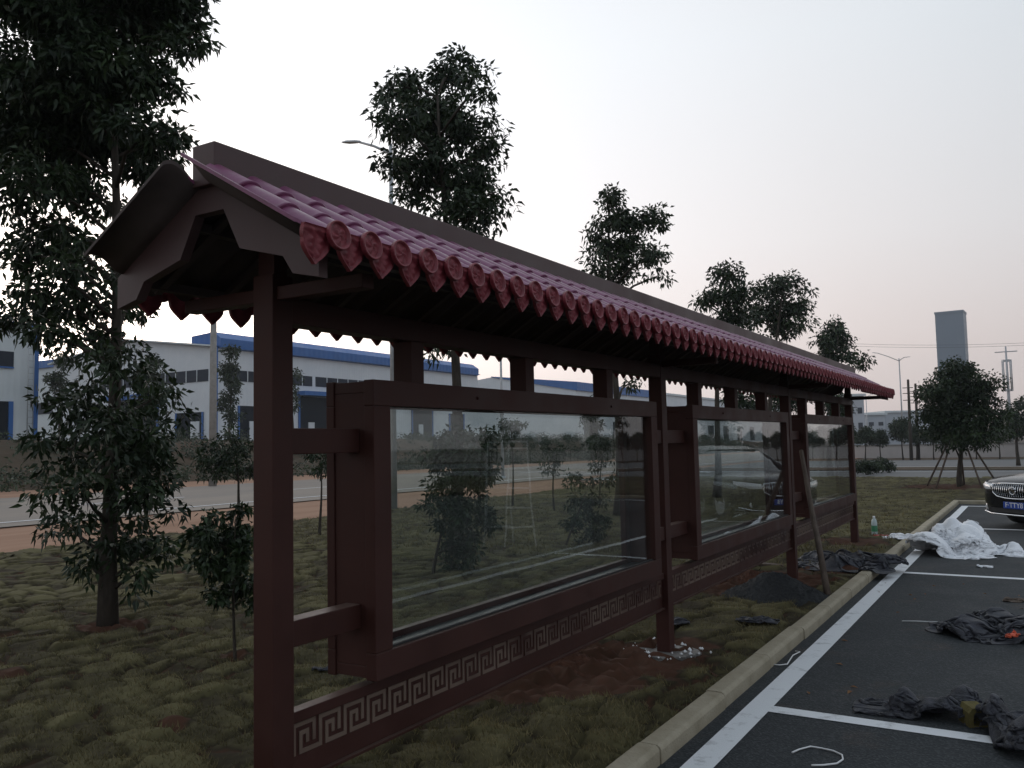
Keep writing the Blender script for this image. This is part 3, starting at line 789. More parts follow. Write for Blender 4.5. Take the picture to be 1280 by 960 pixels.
def leaves(cen, rad, r_, per, L_, W_, droop=0.5, v0=0.35, flat=0.0):
    """leaf blades (four triangles each, folded on the midrib) in tufts round the given centres"""
    nt_ = len(cen)
    c = np.repeat(cen, per, 0); rr = np.repeat(rad, per)
    n = len(c)
    d = r_.normal(size=(n, 3)); d /= np.linalg.norm(d, axis=1)[:, None]
    p = c + d * (rr * r_.random(n) ** 0.45)[:, None] * np.array([1, 1, .8])
    ax = d * 0.8 + r_.normal(size=(n, 3)) * 0.55; ax[:, 2] -= droop * r_.random(n) * 1.6
    ax /= np.linalg.norm(ax, axis=1)[:, None]
    u, wv = basis(ax, r_)
    ln = (L_ * r_.uniform(.65, 1.25, n))[:, None]; wd = (W_ * r_.uniform(.7, 1.2, n))[:, None]
    up = wv
    q0 = p; q3 = p + ax * ln - np.array([0, 0, 1]) * ln * .18
    m1 = p + ax * ln * .38; m2 = p + ax * ln * .40
    a = m1 + u * wd * .5 + up * wd * .16; b = m1 - u * wd * .5 + up * wd * .16
    mid = m2 - up * wd * .02
    vs_ = np.stack([q0, a, q3, b, mid], 1).reshape(-1, 3)
    i = np.arange(n)[:, None] * 5
    fs_ = np.concatenate([i + np.array([[0, 1, 4]]), i + np.array([[1, 2, 4]]), i + np.array([[4, 2, 3]]), i + np.array([[0, 4, 3]])])
    tv_ = np.repeat(np.clip(r_.normal(v0, .2, nt_), 0, 1), per)
    val = np.repeat(np.clip(tv_ + r_.normal(0, .15, n), 0, 1), 5)
    return vs_, fs_, val

def make_plant(name, label, cat, base, clumps, seed, trunk_r, tufts, per, L_, W_, tuft_r=.16, leafmat='leaf', group=None, top=None, forks=None,
               limb_r=None, sink=.12, v0=.35, multi=1, nside=9, shell=.5):
    """clumps: (x, y, z, rx, rz) in metres. trunk rises to `top`, a limb goes out to every clump, twigs to every tuft"""
    r_ = np.random.default_rng(seed); rr = random.Random(seed)
    base = Vector(base)
    root = empty(name, base); tag(root, label, cat, group)
    C = [(Vector(c[:3]) - base, c[3], c[4], c[5] if len(c) > 5 else 1.0) for c in clumps]
    zt = max(c[0].z for c in C)
    top = Vector(top) - base if top is not None else Vector((sum(c[0].x for c in C) / len(C), sum(c[0].y for c in C) / len(C), zt))
    npt = 9
    path = []
    for k in range(npt):
        t = k / (npt - 1)
        path.append(Vector((top.x * t ** 1.3 + math.sin(t * 5 + seed) * trunk_r * .7 * (t > 0), top.y * t ** 1.3 + math.cos(t * 4 + seed) * trunk_r * .7 * (t > 0), -sink + (top.z + sink) * t)))
    def on_path(z):
        for a, b in zip(path[:-1], path[1:]):
            if a.z <= z <= b.z:
                t = (z - a.z) / max(1e-6, b.z - a.z); return a.lerp(b, t)
        return path[-1] if z > path[-1].z else path[0]
    def rad_at(z): return trunk_r * max(.16, 1 - .84 * max(0, z) / max(.1, top.z))
    tb = MB()
    tb.tube(path, [trunk_r * (1.35 if k == 0 else 1.08 if k == 1 else 1) * max(.16, 1 - .84 * k / (npt - 1)) for k in range(npt)], nside)
    lb = tb; cen = []; rad = []
    lr = limb_r or trunk_r * .38
    for (c, rx, rz, dn) in C:
        hz = math.hypot(c.x - on_path(c.z).x, c.y - on_path(c.z).y)
        z0 = max(0.25 * min(1, top.z), c.z - hz * .45 - rz * .2)
        st = on_path(z0)
        mid = st.lerp(c, .5) + Vector((rr.uniform(-.06, .06), rr.uniform(-.06, .06), hz * .10))
        lb.tube([st, mid, c], [min(lr, rad_at(z0) * .6), lr * .6, lr * .3], 6)
        nt_ = max(3, int(tufts * dn * rx * rx * rz))
        d = r_.normal(size=(nt_, 3)); d /= np.linalg.norm(d, axis=1)[:, None]
        q = d * (r_.random(nt_) ** shell)[:, None] * np.array([rx, rx, rz])
        for k in range(nt_):
            pt = c + Vector(q[k])
            cen.append(tuple(pt)); rad.append(tuft_r * rr.uniform(.7, 1.3))
            if k % 2 == 0:
                lb.tube([c.lerp(mid, .3 * rr.random()), c.lerp(pt, .55) + Vector((0, 0, .02)), pt], [lr * .25, lr * .17, lr * .08], 4, cap=False)
    link('trunk', lb.mesh('trunk', recalc=False), M['bark'], root)
    vs_, fs_, va = leaves(np.array(cen), np.array(rad), r_, per, L_, W_, v0=v0)
    link('crown', np_mesh('crown', vs_, fs_, False, va), M[leafmat], root)
    return root

def px_clumps(lst, depth, spread, seed):
    """(px, py, half width px, half height px) read off the photograph at the tree's own distance, spread in depth"""
    rr = random.Random(seed); o_ = []
    for q_ in lst:
        x, y, a, b_ = q_[:4]
        d = depth + rr.uniform(-spread, spread)
        p = at(x, y, d); o_.append((p.x, p.y, p.z, a * d / FPX, b_ * d / FPX) + tuple(q_[4:]))
    return o_

# big tree at the left
T1 = [(60, 20, 85, 55), (150, 10, 80, 50), (215, 30, 50, 35), (100, 100, 85, 50), (15, 110, 60, 45), (175, 95, 55, 42), (60, 180, 60, 42), (130, 175, 60, 45), (185, 165, 45, 40),
      (30, 225, 50, 36), (165, 205, 40, 30), (95, 235, 45, 30), (30, 315, 36, 30), (75, 345, 36, 30), (110, 380, 40, 28), (60, 385, 35, 25), (150, 340, 24, 20), (165, 385, 26, 20), (205, 180, 28, 26), (20, 355, 25, 20),
      (150, 465, 46, 32), (105, 510, 56, 38), (190, 500, 40, 36), (85, 560, 46, 40), (150, 555, 66, 46), (205, 575, 42, 36), (110, 625, 56, 40), (185, 620, 50, 36), (150, 675, 56, 36), (88, 660, 30, 24), (200, 690, 30, 28),
      (115, 710, 30, 26), (170, 718, 26, 22), (240, 45, 30, 25), (120, -60, 110, 60), (30, -50, 80, 60), (200, -40, 60, 50), (75, 140, 60, 40), (-40, 180, 60, 60), (85, 288, 36, 22), (60, 300, 36, 24), (100, 325, 36, 22), (50, 418, 36, 20), (105, 425, 34, 20), (160, 425, 24, 16), (15, 390, 30, 22), (145, 265, 22, 18), (35, 275, 36, 22)]
T1 = [q_ + ((.5,) if q_[1] > 440 else (1.0,)) for q_ in T1]
make_plant('street_tree', 'tall dark evergreen tree with leaves low down its trunk on the lawn', 'tree', (-6.98, 4.62, .05), px_clumps(T1, 7.75, .65, 1), 11, .072, 760, 40, .092, .036,
           tuft_r=.14, top=at(138, -60, 7.75), limb_r=.024, group='evergreen trees along the lawn', nside=12, v0=.32)
# trees standing in the same row behind the roof
T2 = [(505, 110, 34, 26), (565, 92, 34, 26), (595, 110, 24, 24), (495, 150, 36, 28), (545, 150, 46, 36), (590, 165, 36, 32), (610, 195, 22, 22), (500, 200, 28, 26), (540, 205, 44, 26), (585, 225, 40, 26), (515, 240, 30, 22), (600, 262, 36, 26), (620, 240, 16, 16), (570, 255, 34, 22), (552, 440, 18, 16), (575, 300, 40, 26)]
make_plant('street_tree', 'forked evergreen tree with a rounded double top behind the tiled roof', 'tree', (-7.2, 10.15, .06), px_clumps(T2, 12.3, .7, 2), 12, .10, 480, 34, .11, .045,
           tuft_r=.16, top=at(555, 120, 12.3), group='evergreen trees along the lawn', nside=10)
T3 = [(760, 248, 22, 16), (775, 275, 30, 20), (745, 290, 20, 16), (810, 275, 26, 16), (780, 310, 36, 22), (815, 320, 20, 18), (750, 325, 20, 14), (770, 345, 26, 16), (822, 345, 14, 10), (745, 345, 12, 10), (785, 480, 14, 12)]
make_plant('street_tree', 'open crowned evergreen tree with a ragged top behind the tiled roof', 'tree', (-7.4, 16.2, .06), px_clumps(T3, 17.5, .8, 3), 13, .10, 330, 34, .12, .05,
           tuft_r=.2, top=at(765, 260, 17.5), group='evergreen trees along the lawn')
T4 = [(905, 345, 20, 14), (920, 338, 12, 8), (890, 372, 18, 14), (915, 372, 24, 16), (935, 365, 14, 12), (905, 400, 26, 14), (875, 380, 8, 6), (930, 395, 16, 12), (925, 500, 22, 16)]
make_plant('street_tree', 'small headed evergreen tree leaning over the middle of the roof', 'tree', (-7.4, 22.5, .06), px_clumps(T4, 23.0, .9, 4), 14, .10, 250, 34, .14, .06,
           tuft_r=.24, top=at(908, 345, 23.0), group='evergreen trees along the lawn')
T5 = [(965, 362, 20, 16), (985, 352, 14, 10), (1005, 362, 12, 8), (960, 388, 22, 14), (990, 385, 22, 14), (975, 410, 24, 12), (1005, 405, 12, 10), (945, 400, 14, 10), (985, 500, 22, 18)]
make_plant('street_tree', 'broad evergreen tree with layered branches next to the small headed one', 'tree', (-7.5, 28.3, .06), px_clumps(T5, 28.0, 1.0, 5), 15, .11, 200, 34, .16, .07,
           tuft_r=.28, top=at(975, 360, 28.0), group='evergreen trees along the lawn')
T6 = [(1040, 412, 18, 10), (1050, 425, 18, 12), (1030, 428, 14, 10), (1058, 440, 12, 10), (1075, 450, 12, 9), (1040, 445, 16, 10), (1045, 505, 20, 14)]
make_plant('street_tree', 'dense rounded evergreen tree over the far end of the roof', 'tree', (-7.5, 38.0, .06), px_clumps(T6, 36.5, 1.0, 6), 16, .12, 150, 36, .18, .08,
           tuft_r=.32, top=at(1045, 420, 36.5), group='evergreen trees along the lawn')
# round tree on props at the end of the car park
T7 = [(1195, 465, 32, 14), (1170, 485, 26, 18), (1200, 490, 38, 22), (1230, 485, 24, 18), (1165, 515, 24, 18), (1200, 520, 40, 22), (1238, 515, 22, 22), (1175, 540, 24, 14), (1215, 545, 30, 14), (1245, 540, 14, 12), (1185, 555, 20, 10), (1215, 460, 14, 8)]
rt = make_plant('propped_tree', 'round dense tree held up by timber props at the end of the car park', 'tree', (-1.98, 28.6, .06), px_clumps(T7, 25.5, .8, 7), 17, .085, 190, 40, .12, .055,
                tuft_r=.2, top=at(1200, 490, 25.5), multi=1)
for k in range(5):
    a = 2 * math.pi * k / 5 + .3
    b = MB().tube([(math.cos(a) * 1.05, math.sin(a) * 1.05, -.05), (math.cos(a) * .1, math.sin(a) * .1, 1.75)], .028, 6)
    b.build('prop', M['wood'], rt)
# shrubs on the lawn
S1 = [(268, 640, 12, 18), (300, 642, 14, 16), (258, 672, 22, 20), (292, 672, 28, 22), (262, 705, 22, 22), (300, 705, 26, 26), (285, 735, 26, 22), (268, 752, 14, 14), (312, 745, 14, 20), (240, 672, 12, 8)]
make_plant('shrub', 'small glossy dark shrub on a thin stem beside the first post', 'shrub', (-5.02, 4.33, .06), px_clumps(S1, 6.15, .16, 8), 21, .014, 6500, 24, .060, .030, tuft_r=.05, limb_r=.006, nside=6, top=at(292, 640, 6.15))
S2 = [(265, 560, 20, 16), (295, 560, 22, 18), (280, 582, 30, 16), (310, 585, 16, 14), (290, 545, 16, 10), (262, 585, 14, 12), (330, 575, 16, 14)]
make_plant('roadside_tree', 'low bushy tree with a forked bare stem beside the road', 'tree', (-12.6, 11.0, .04), px_clumps(S2, 15.6, .4, 9), 22, .04, 600, 34, .09, .035, tuft_r=.12, limb_r=.018, top=at(292, 560, 15.6), group='small trees beside the road')
S3 = [(560, 560, 34, 28), (595, 560, 30, 26), (575, 600, 44, 34), (555, 640, 32, 28), (600, 640, 28, 28), (580, 680, 36, 30), (565, 710, 28, 18), (600, 590, 26, 26)]
make_plant('shrub', 'big leafy shrub standing behind the first glazed case', 'shrub', (-6.1, 8.15, .06), px_clumps(S3, 10.05, .3, 10), 23, .022, 1000, 30, .075, .030, tuft_r=.09, limb_r=.010, top=at(576, 560, 10.05))
S4 = [(720, 600, 18, 12), (755, 600, 18, 12), (735, 625, 28, 18), (720, 650, 20, 18), (750, 650, 20, 18), (735, 672, 20, 12)]
make_plant('shrub', 'rounded reddish tipped shrub seen through the first glazed case', 'shrub', (-6.0, 11.2, .06), px_clumps(S4, 12.7, .25, 11), 24, .02, 1000, 30, .07, .03, tuft_r=.08, limb_r=.010, top=at(736, 610, 12.7))
for k, (px, py, d, lab) in enumerate([(692, 575, 19.5, 'vase shaped young tree beside the road seen through the first case'), (750, 570, 20.5, 'thin young tree beside the road seen near the second post'),
                                      (400, 578, 15.0, 'bushy young tree beside the road behind the first case edge'), (640, 540, 21, 'slender young tree with a flat leafy top beside the road')]):
    cl = px_clumps([(px - 8, py - 14, 12, 10), (px + 8, py - 10, 12, 10), (px, py, 16, 14), (px - 4, py + 14, 10, 9)], d, .25, 30 + k)
    bb = at(px, 600, d); make_plant('roadside_tree', lab, 'tree', (bb.x, bb.y, .03), cl, 40 + k, .03, 520, 30, .09, .035, tuft_r=.11, limb_r=.013, top=at(px, py - 12, d), group='small trees beside the road')
# slender trees near the factory
for k, (px, ys_, d, wpx, lab) in enumerate([(75, (452, 475, 495), 62, 13, 'slender tree in front of the grey factory block'), (287, (440, 460, 480, 500, 520), 62, 12, 'tall slender tree in front of the factory corner'),
                                            (188, (455, 470, 490), 60, 16, 'leafy tree in front of the factory gable end'), (365, (470, 490, 510), 64, 8, 'thin tree by the factory doors'), (740, (505, 520, 535), 70, 12, 'young tree before the far factory hall')]):
    cl = px_clumps([(px + (-3 if q % 2 else 3), y, wpx * (.8 if q in (0, len(ys_) - 1) else 1), 12) for q, y in enumerate(ys_)], d, .4, 50 + k)
    bb = at(px, 555, d); make_plant('slender_tree', lab, 'tree', (bb.x, bb.y, 2.2), cl, 60 + k, .10, 45, 40, .26, .12, tuft_r=.45, limb_r=.03, top=at(px, ys_[0], d), leafmat='leaf2')
# row of small clipped trees beyond the crossing road
hb = {}
cl = [(0, 0, 1.75, .62, .42), (.3, .1, 1.45, .5, .35), (-.32, -.1, 1.5, .5, .38), (0, 0, 2.1, .4, .28)]
src = make_plant('hedge_tree', 'low round headed tree in the clipped row beyond the crossing road', 'tree', (0, 0, 0), cl, 71, .05, 190, 44, .16, .08, tuft_r=.2, limb_r=.02, group='clipped trees beyond the crossing road', leafmat='leaf2')
def copy_tree(o_, parent=None):
    c = o_.copy(); COL.objects.link(c); c.parent = parent
    for ch in list(o_.children): copy_tree(ch, c)
    return c
k = 0
for x in np.arange(-16, 44, 1.35):
    o = src if k == 0 else copy_tree(src)
    o.location = (x + rnd.uniform(-.3, .3), 73 + rnd.uniform(-1, 1), -.05); o.rotation_euler.z = rnd.uniform(0, 6.3)
    q = rnd.uniform(.95, 1.25); o.scale = (q, q, q * rnd.uniform(.9, 1.15)); k += 1
# trees across the car park (mirrored in the glass)
for k, (x, y, hh) in enumerate([(9, 41, 4.6), (13, 38, 5.4), (19, 36, 5.0), (25, 33, 5.6), (31, 26, 5.2), (36, 18, 5.6)]):
    rr = random.Random(80 + k)
    cl = [(x + rr.uniform(-.8, .8), y + rr.uniform(-.8, .8), hh * f_, rr.uniform(.6, 1.0), rr.uniform(.4, .7)) for f_ in (.5, .6, .68, .78, .86, .95)]
    make_plant('shade_tree', ['young shade tree nearest the propped tree across the car park', 'second shade tree along the far side of the car park', 'third shade tree along the far side of the car park',
                              'fourth shade tree along the far side of the car park', 'fifth shade tree along the far side of the car park', 'last shade tree along the far side of the car park'][k], 'tree', (x, y, 0), cl, 90 + k, .07, 80, 34, .16, .07, tuft_r=.26, group='trees across the car park')
# dark bushes right of the propped tree
make_plant('bush_tree', 'dark bushy tree behind the parked car', 'tree', tuple(at(1272, 562, 46).xy) + (-.05,), px_clumps([(1268, 515, 16, 14), (1278, 500, 14, 12), (1262, 535, 16, 12), (1285, 530, 16, 16)], 46, .8, 96), 97, .1, 40, 40, .22, .1, tuft_r=.35)
for k, (px, py, d, lab) in enumerate([(1098, 590, 40, 'low dark bush at the end of the lawn by the display board'), (1082, 592, 38, 'low dark bush beside the far lawn edge')]):
    p = at(px, py, d); make_plant('lawn_bush', lab, 'bush', (p.x, p.y, .02), [(p.x, p.y, .35, .55, .3), (p.x + .4, p.y, .3, .4, .25), (p.x - .45, p.y, .3, .4, .25)], 100 + k, .03, 420, 34, .1, .05, tuft_r=.12, leafmat='leaf')
# scrub on the bank
r_ = np.random.default_rng(9); n = 1900
x = r_.uniform(-52, -39, n); y = r_.uniform(-5, 150, n)
hh = 2.4 * sstep(-40, -50, x) - .1
keep = r_.random(n) < (0.35 + 0.5 * (np.sin(y * .4) > 0))
c = np.stack([x, y, hh + .25], -1)[keep]
vs_, fs_, va = leaves(c, r_.uniform(.3, 1.0, len(c)), r_, 44, .30, .10, droop=.1, v0=.4)
o = link('scrub', np_mesh('scrub', vs_, fs_, False, va), M['leaf2']); tag(o, 'weeds and scrub covering the bank below the factory', 'scrub', kind='stuff')

# ================================================================== BUILDINGS
def rect_part(root, name, mt, x, y0, y1, z0, z1, th=.12, parent=None):
    return MB().box((x, y0, z0), (x + th, y1, z1)).build(name, mt, parent or root)
GZ = 3.0
# main hall: long side at X=-75 facing the road, gable end towards the camera
hall = empty('factory_hall', (-75, 61.6, GZ)); tag(hall, 'long white factory hall with a blue roof box and dark window band', 'building')
HL = 51.0; HE = 12.85 - GZ; HW = 30.0
b = MB(); b.prism([(0, -1.8), (0, HE), (-HW / 2, HE + 1.9), (-HW, HE), (-HW, -1.8)], 1, 0, HL)
wall = b.build('wall', M['white_wall'], hall)
b = MB(); b.beam((.3, -.4, HE + .06), (-HW / 2, -.4, HE + 1.96), .5, .16, (0, 0, 1)); b.beam((-HW / 2, -.4, HE + 1.96), (-HW - .3, -.4, HE + .06), .5, .16); b.build('gable_trim', M['grey_wall'], hall)
b = MB(); b.prism([(.35, HE + .02), (.35, HE + .12), (-HW / 2, HE + 2.05), (-HW - .35, HE + .12), (-HW - .35, HE + .02), (-HW / 2, HE + 1.92)], 1, -.15, HL + .3); b.build('roof', M['blue'], hall)
# blue box along the eave
b = MB(); b.prism([(-2.0, HE - .55), (.55, HE - .05), (.55, HE + .95), (-.6, HE + 1.7), (-4.2, HE + 1.5), (-4.2, HE - .2)], 1, -6.5 + 6.9, HL - .5)
rb = b.build('roof_box', M['blue'], hall); rb['label'] = 'bright blue steel roof box'
MB().box((.02, -.02, -.8), (.30, .28, HE - .05)).build('downpipe', M['blue'], hall)
for (y0, y1) in ((1.2, 14.6), (15.2, 30.5), (31, 45)):
    wn = MB().box((-.05, y0, 6.3), (.06, y1, 7.5)).build('window_band', M['dark_win'], hall)
    for k in range(1, 8):
        yy = y0 + (y1 - y0) * k / 8; MB().box((.061, yy - .05, 6.3), (.10, yy + .05, 7.5)).build('mullion', M['grey_wall'], wn)
for (y0, y1, zt) in ((3.2, 8.4, 3.6), (12.3, 18.6, 5.0), (24, 28.5, 3.6), (34, 39, 4.6), (43, 47, 3.6)):
    dr = MB().box((-.05, y0, -.9), (.05, y1, zt)).build('doorway', M['door_dark'], hall)
    MB().box((.052, y0, -.5), (.16, y0 + .22, zt)).build('door_frame', M['blue'], dr); MB().box((.052, y1 - .22, -.5), (.16, y1, zt)).build('door_frame', M['blue'], dr)
    MB().box((.052, y0 + 1.6, -.5), (.14, y0 + 2.6, 1.9)).build('door_leaf', M['white_wall'], dr)
    if zt > 4: MB().box((.0, y0 - .6, zt + .05), (1.8, y1 + .6, zt + .55)).build('canopy', M['blue'], hall)
# gable end windows and doors
for (x0, x1) in ((-22, -12.5), (-11.6, -.9)):
    wn = MB().box((x0, -.06, 6.2), (x1, .05, 7.5)).build('window_band', M['dark_win'], hall)
    for k in range(1, 6):
        xx = x0 + (x1 - x0) * k / 6; MB().box((xx - .05, -.10, 6.2), (xx + .05, -.061, 7.5)).build('mullion', M['grey_wall'], wn)
for (x0, x1, zt) in ((-16.5, -9.2, 4.6), (-6.2, -1.6, 2.9)):
    dr = MB().box((x0, -.05, -.9), (x1, .05, zt)).build('doorway', M['door_dark'], hall)
    MB().box((x0, -.16, -.5), (x0 + .2, -.052, zt)).build('door_frame', M['blue'], dr); MB().box((x1 - .2, -.16, -.5), (x1, -.052, zt)).build('door_frame', M['blue'], dr)
    if zt > 4: MB().box((x0 - .5, -1.6, zt + .05), (x1 + .5, .0, zt + .6)).build('canopy', M['blue'], hall)
    else: MB().box((x1 - 2.0, -.14, -.5), (x1 - .6, -.053, 1.9)).build('door_leaf', M['white_wall'], dr)
# grey block at the left edge, long side towards the road, ending before the hall
def on_x(px, py, X):
    v_ = R @ np.array([px - 640, py - 480, FPX]); t = X / v_[0]; return Vector((X, v_[1] * t, HC + v_[2] * t))
p = on_x(48, 411, -62)
gb = empty('factory_block', (p.x, p.y, GZ)); tag(gb, 'grey factory block with blue corner trim at the left edge', 'building')
HB = p.z - GZ
MB().box((-12, -40, -1.8), (0, 0, HB)).build('wall', M['grey_wall'], gb)
MB().box((-12.2, -40, HB + .005), (.25, .2, HB + .30)).build('roof_trim', M['blue'], gb)
MB().box((.002, -.30, -1.8), (.16, .0, HB)).build('corner_trim', M['blue'], gb)
for q in range(4):
    y1 = -1.75 - q * 7
    wn = MB().box((-.05, y1 - 4.5, HB - 2.95), (.06, y1, HB - 1.85)).build('window', M['dark_win'], gb); MB().box((.061, y1 - 4.5, HB - 3.05), (.12, y1, HB - 2.94)).build('window_frame', M['blue'], wn)
    for u_ in (1, 2): MB().box((.061, y1 - 1.5 * u_ - .04, HB - 2.93), (.10, y1 - 1.5 * u_ + .04, HB - 1.85)).build('mullion', M['blue'], wn)
    dr = MB().box((-.05, y1 - 3.8, -1.2), (.05, y1, HB - 5.4)).build('doorway', M['door_dark'], gb); MB().box((.052, y1 - .3, -1.2), (.16, y1, HB - 5.4)).build('door_frame', M['blue'], dr)
b = MB().tube([(.5, -.95, -1), (.5, -.95, HB + 1.2)], .035, 6).tube([(.5, -.55, -1), (.5, -.55, HB + 1.2)], .035, 6)
for k in range(26): b.tube([(.5, -.95, k * .45 - .5), (.5, -.55, k * .45 - .5)], .02, 5)
b.build('wall_ladder', M['galv'], gb)
# low blue roofed link between the two
p = at(70, 545, 112); zz = at(60, 458, 112).z
lk = empty('link_building', (p.x, p.y, GZ)); tag(lk, 'low link building with blue fascia between grey block and white hall', 'building')
MB().box((-16, 0, -1), (2, 14, zz - GZ)).build('wall', M['grey_wall'], lk); MB().box((-16.2, -.3, zz - GZ + .005), (2.2, 14, zz - GZ + 1.0)).build('roof', M['blue'], lk)
MB().box((-8, -.08, 4), (1, .05, 5.5)).build('window', M['dark_win'], lk)
# far halls down the road
def far_hall(px0, px1, ptop, X, label, roofc, rise, wallm='white_wall'):
    def onX(px, py):
        v_ = R @ np.array([px - 640, py - 480, FPX]); t = X / v_[0]; return Vector((X, v_[1] * t, HC + v_[2] * t))
    a = onX(px0, ptop); b_ = onX(px1, ptop)
    h = a.z - GZ
    o_ = empty('factory_hall', (X, a.y, GZ)); tag(o_, label, 'building')
    Ln = b_.y - a.y
    b = MB(); b.prism([(0, -1.5), (0, h), (-20, h + 2.2), (-40, h), (-40, -1.5)], 1, 0, Ln); b.build('wall', M[wallm], o_)
    b = MB(); b.prism([(.4, h - rise), (.4, h + .1), (-20, h + 2.35), (-20, h + 2.2), (.02, h - rise)], 1, -.3, Ln + .3); b.build('roof', M[roofc], o_)
    for q in range(max(2, int(Ln / 14))):
        MB().box((-.05, 3 + q * 14, -1), (.06, 8 + q * 14, 3.4)).build('doorway', M['door_dark'], o_)
        MB().box((-.05, 1 + q * 14, 5.6), (.06, 12 + q * 14, 6.6)).build('window_band', M['dark_win'], o_)
    return o_
far_hall(720, 812, 478, -78, 'distant factory hall with a pale blue roof edge seen under the eave', 'blue', 1.6)
far_hall(834, 980, 492, -80, 'distant white factory hall down the road beyond the second post', 'grey_wall', .4)
# distant things at the right
def far_block(name, label, px0, px1, ptop, d, mt, dep=20, parts=True):
    p0 = at(px0, 548, d); p1 = at(px1, 548, d); tp = at(px0, ptop, d)
    o_ = empty(name, (p0.x, p0.y, 0)); o_.rotation_euler.z = math.atan2(p1.y - p0.y, p1.x - p0.x)
    tag(o_, label, 'building'); L_ = math.hypot(p1.x - p0.x, p1.y - p0.y)
    MB().box((0, 0, -2), (L_, dep, tp.z)).build('wall', M[mt], o_)
    MB().box((-.4, -.4, tp.z + .01), (L_ + .4, dep + .4, tp.z + .5)).build('roof', M['grey_wall'], o_)
    nwin = max(2, int(L_ / 6))
    for q in range(nwin):
        for zz in ((tp.z * .35), (tp.z * .65)):
            x0 = L_ * (q + .25) / nwin; MB().box((x0, -.08, zz), (x0 + L_ / nwin * .5, .03, zz + tp.z * .12)).build('window', M['dark_win'], o_)
    return o_
far_block('distant_hall', 'pale distant factory hall behind the clipped tree row', 1084, 1108, 519, 210, 'haze_wall')
far_block('distant_hall', 'taller pale distant hall behind the street lamp', 1108.5, 1192, 516, 214, 'haze_wall')
far_block('distant_block', 'plain grey distant block just past the end of the roof', 1060, 1082, 495, 190, 'haze_wall', 12)
tw = empty('tower', tuple(at(1213, 548, 350).xy) + (0,)); tag(tw, 'tall plain grey blue tower block rising behind the round tree', 'building')
tw.rotation_euler.z = math.radians(-3)
zt = at(1213, 388, 350).z; Wd = 30 * 350 / FPX
b = MB().box((-Wd * 1.08, 0, -2), (0, Wd, zt)); b.build('wall', M['tower'], tw)
MB().box((-Wd * 1.08 - .2, -.2, zt + .01), (.2, Wd + .2, zt + .9)).build('parapet', M['tower'], tw)
for k in range(1, 15): MB().box((-Wd * 1.08 - .06, -.06, zt * k / 15), (.06, Wd + .06, zt * k / 15 + .25)).build('floor_band', M['tower'], tw)
# telecom mast
ms = empty('telecom_mast', tuple(at(1264, 548, 190).xy) + (0,)); tag(ms, 'thin telecom mast with a caged antenna platform', 'mast')
zt = at(1263, 432, 190).z
MB().tube([(0, 0, -1), (0, 0, zt)], [.5, .16], 8).build('pole', M['galv'], ms)
b = MB()
for q in range(8):
    a = q * math.pi / 4; b.tube([(math.cos(a) * .9, math.sin(a) * .9, zt - 10), (math.cos(a) * .9, math.sin(a) * .9, zt - 3)], .12, 5)
b.lathe([(.95, zt - 10), (.95, zt - 9.6)], n=12); b.lathe([(.95, zt - 3.4), (.95, zt - 3)], n=12); b.build('antenna_cage', M['galv'], ms)
b = MB().tube([(-2.2, 0, zt - 1.2), (2.2, 0, zt - 1.2)], .12, 5)
b.build('cross_bar', M['galv'], ms)

# ================================================================== STREET FURNITURE
def street_lamp(name, label, pos, h, arms, r0=.085):
    o_ = empty(name, pos); tag(o_, label, 'street lamp', 'street lamps along the roads')
    MB().tube([(0, 0, -.2), (0, 0, h)], [r0, r0 * .55], 10).build('pole', M['galv'], o_)
    MB().lathe([(0, .06), (.16, .06), (.16, -.1)], n=12).build('base', M['galv'], o_)
    for (dx, dy, rise) in arms:
        e_ = Vector((dx, dy, h + rise)); st = Vector((0, 0, h - .25))
        MB().tube([st, st.lerp(e_, .5) + Vector((0, 0, .04)), e_], [.04, .035, .03], 6).build('arm', M['galv'], o_)
        d = Vector((dx, dy, rise * .6)).normalized()
        hb_ = MB(); 
        n_ = d.cross(Vector((0, 0, 1))).normalized(); u_ = n_.cross(d)
        ring_ = lambda t, w_, hh_: [e_ + d * t + n_ * w_ * a + u_ * hh_ * c_ for a, c_ in ((-1, -.4), (1, -.4), (.7, .6), (-.7, .6))]
        sec = [ring_(-.10, .035, .03), ring_(.03, .08, .045), ring_(.32, .10, .045), ring_(.50, .04, .02)]
        for q in sec: hb_.v += [tuple(p_) for p_ in q]
        for k in range(3):
            for j in range(4): hb_.f.append((k * 4 + j, k * 4 + (j + 1) % 4, k * 4 + 4 + (j + 1) % 4, k * 4 + 4 + j)); hb_.sm.append(False)
        hb_.f += [(3, 2, 1, 0), (12, 13, 14, 15)]; hb_.sm += [False, False]
        hb_.build('lamp_head', M['galv'], o_)
    return o_
p = at(492, 561, 20.8); street_lamp('street_lamp', 'tall street lamp whose head pokes out beside the double topped tree', (p.x, p.y, 0), at(484, 170, 20.8).z, [(-1.05, -.05, .26)])
p = at(628, 558, 43); street_lamp('street_lamp', 'second street lamp pole down the road seen between the struts', (p.x, p.y, 0), 8.2, [(-1.3, 0, .3)])
p = at(1129, 549, 77); street_lamp('street_lamp', 'twin armed street lamp beside the wooden utility pole', (p.x, p.y, 0), at(1127, 447, 77).z, [(-1.7, -.3, .55), (.45, .1, .05)])
p = at(1085, 549, 120); street_lamp('street_lamp', 'small distant street lamp past the end of the roof', (p.x, p.y, 0), at(1085, 494, 120).z, [(1.0, .3, .2)])
up = at(266, 565, 40)
o = empty('utility_pole', (up.x, up.y, 0)); tag(o, 'grey concrete utility pole in front of the factory corner', 'pole')
MB().tube([(0, 0, -.3), (0, 0, 9.5)], [.19, .13], 12).build('shaft', M['concrete'], o); MB().box((-.9, -.05, 8.9), (.9, .05, 9.0)).build('cross_arm', M['galv'], o)
poles = []
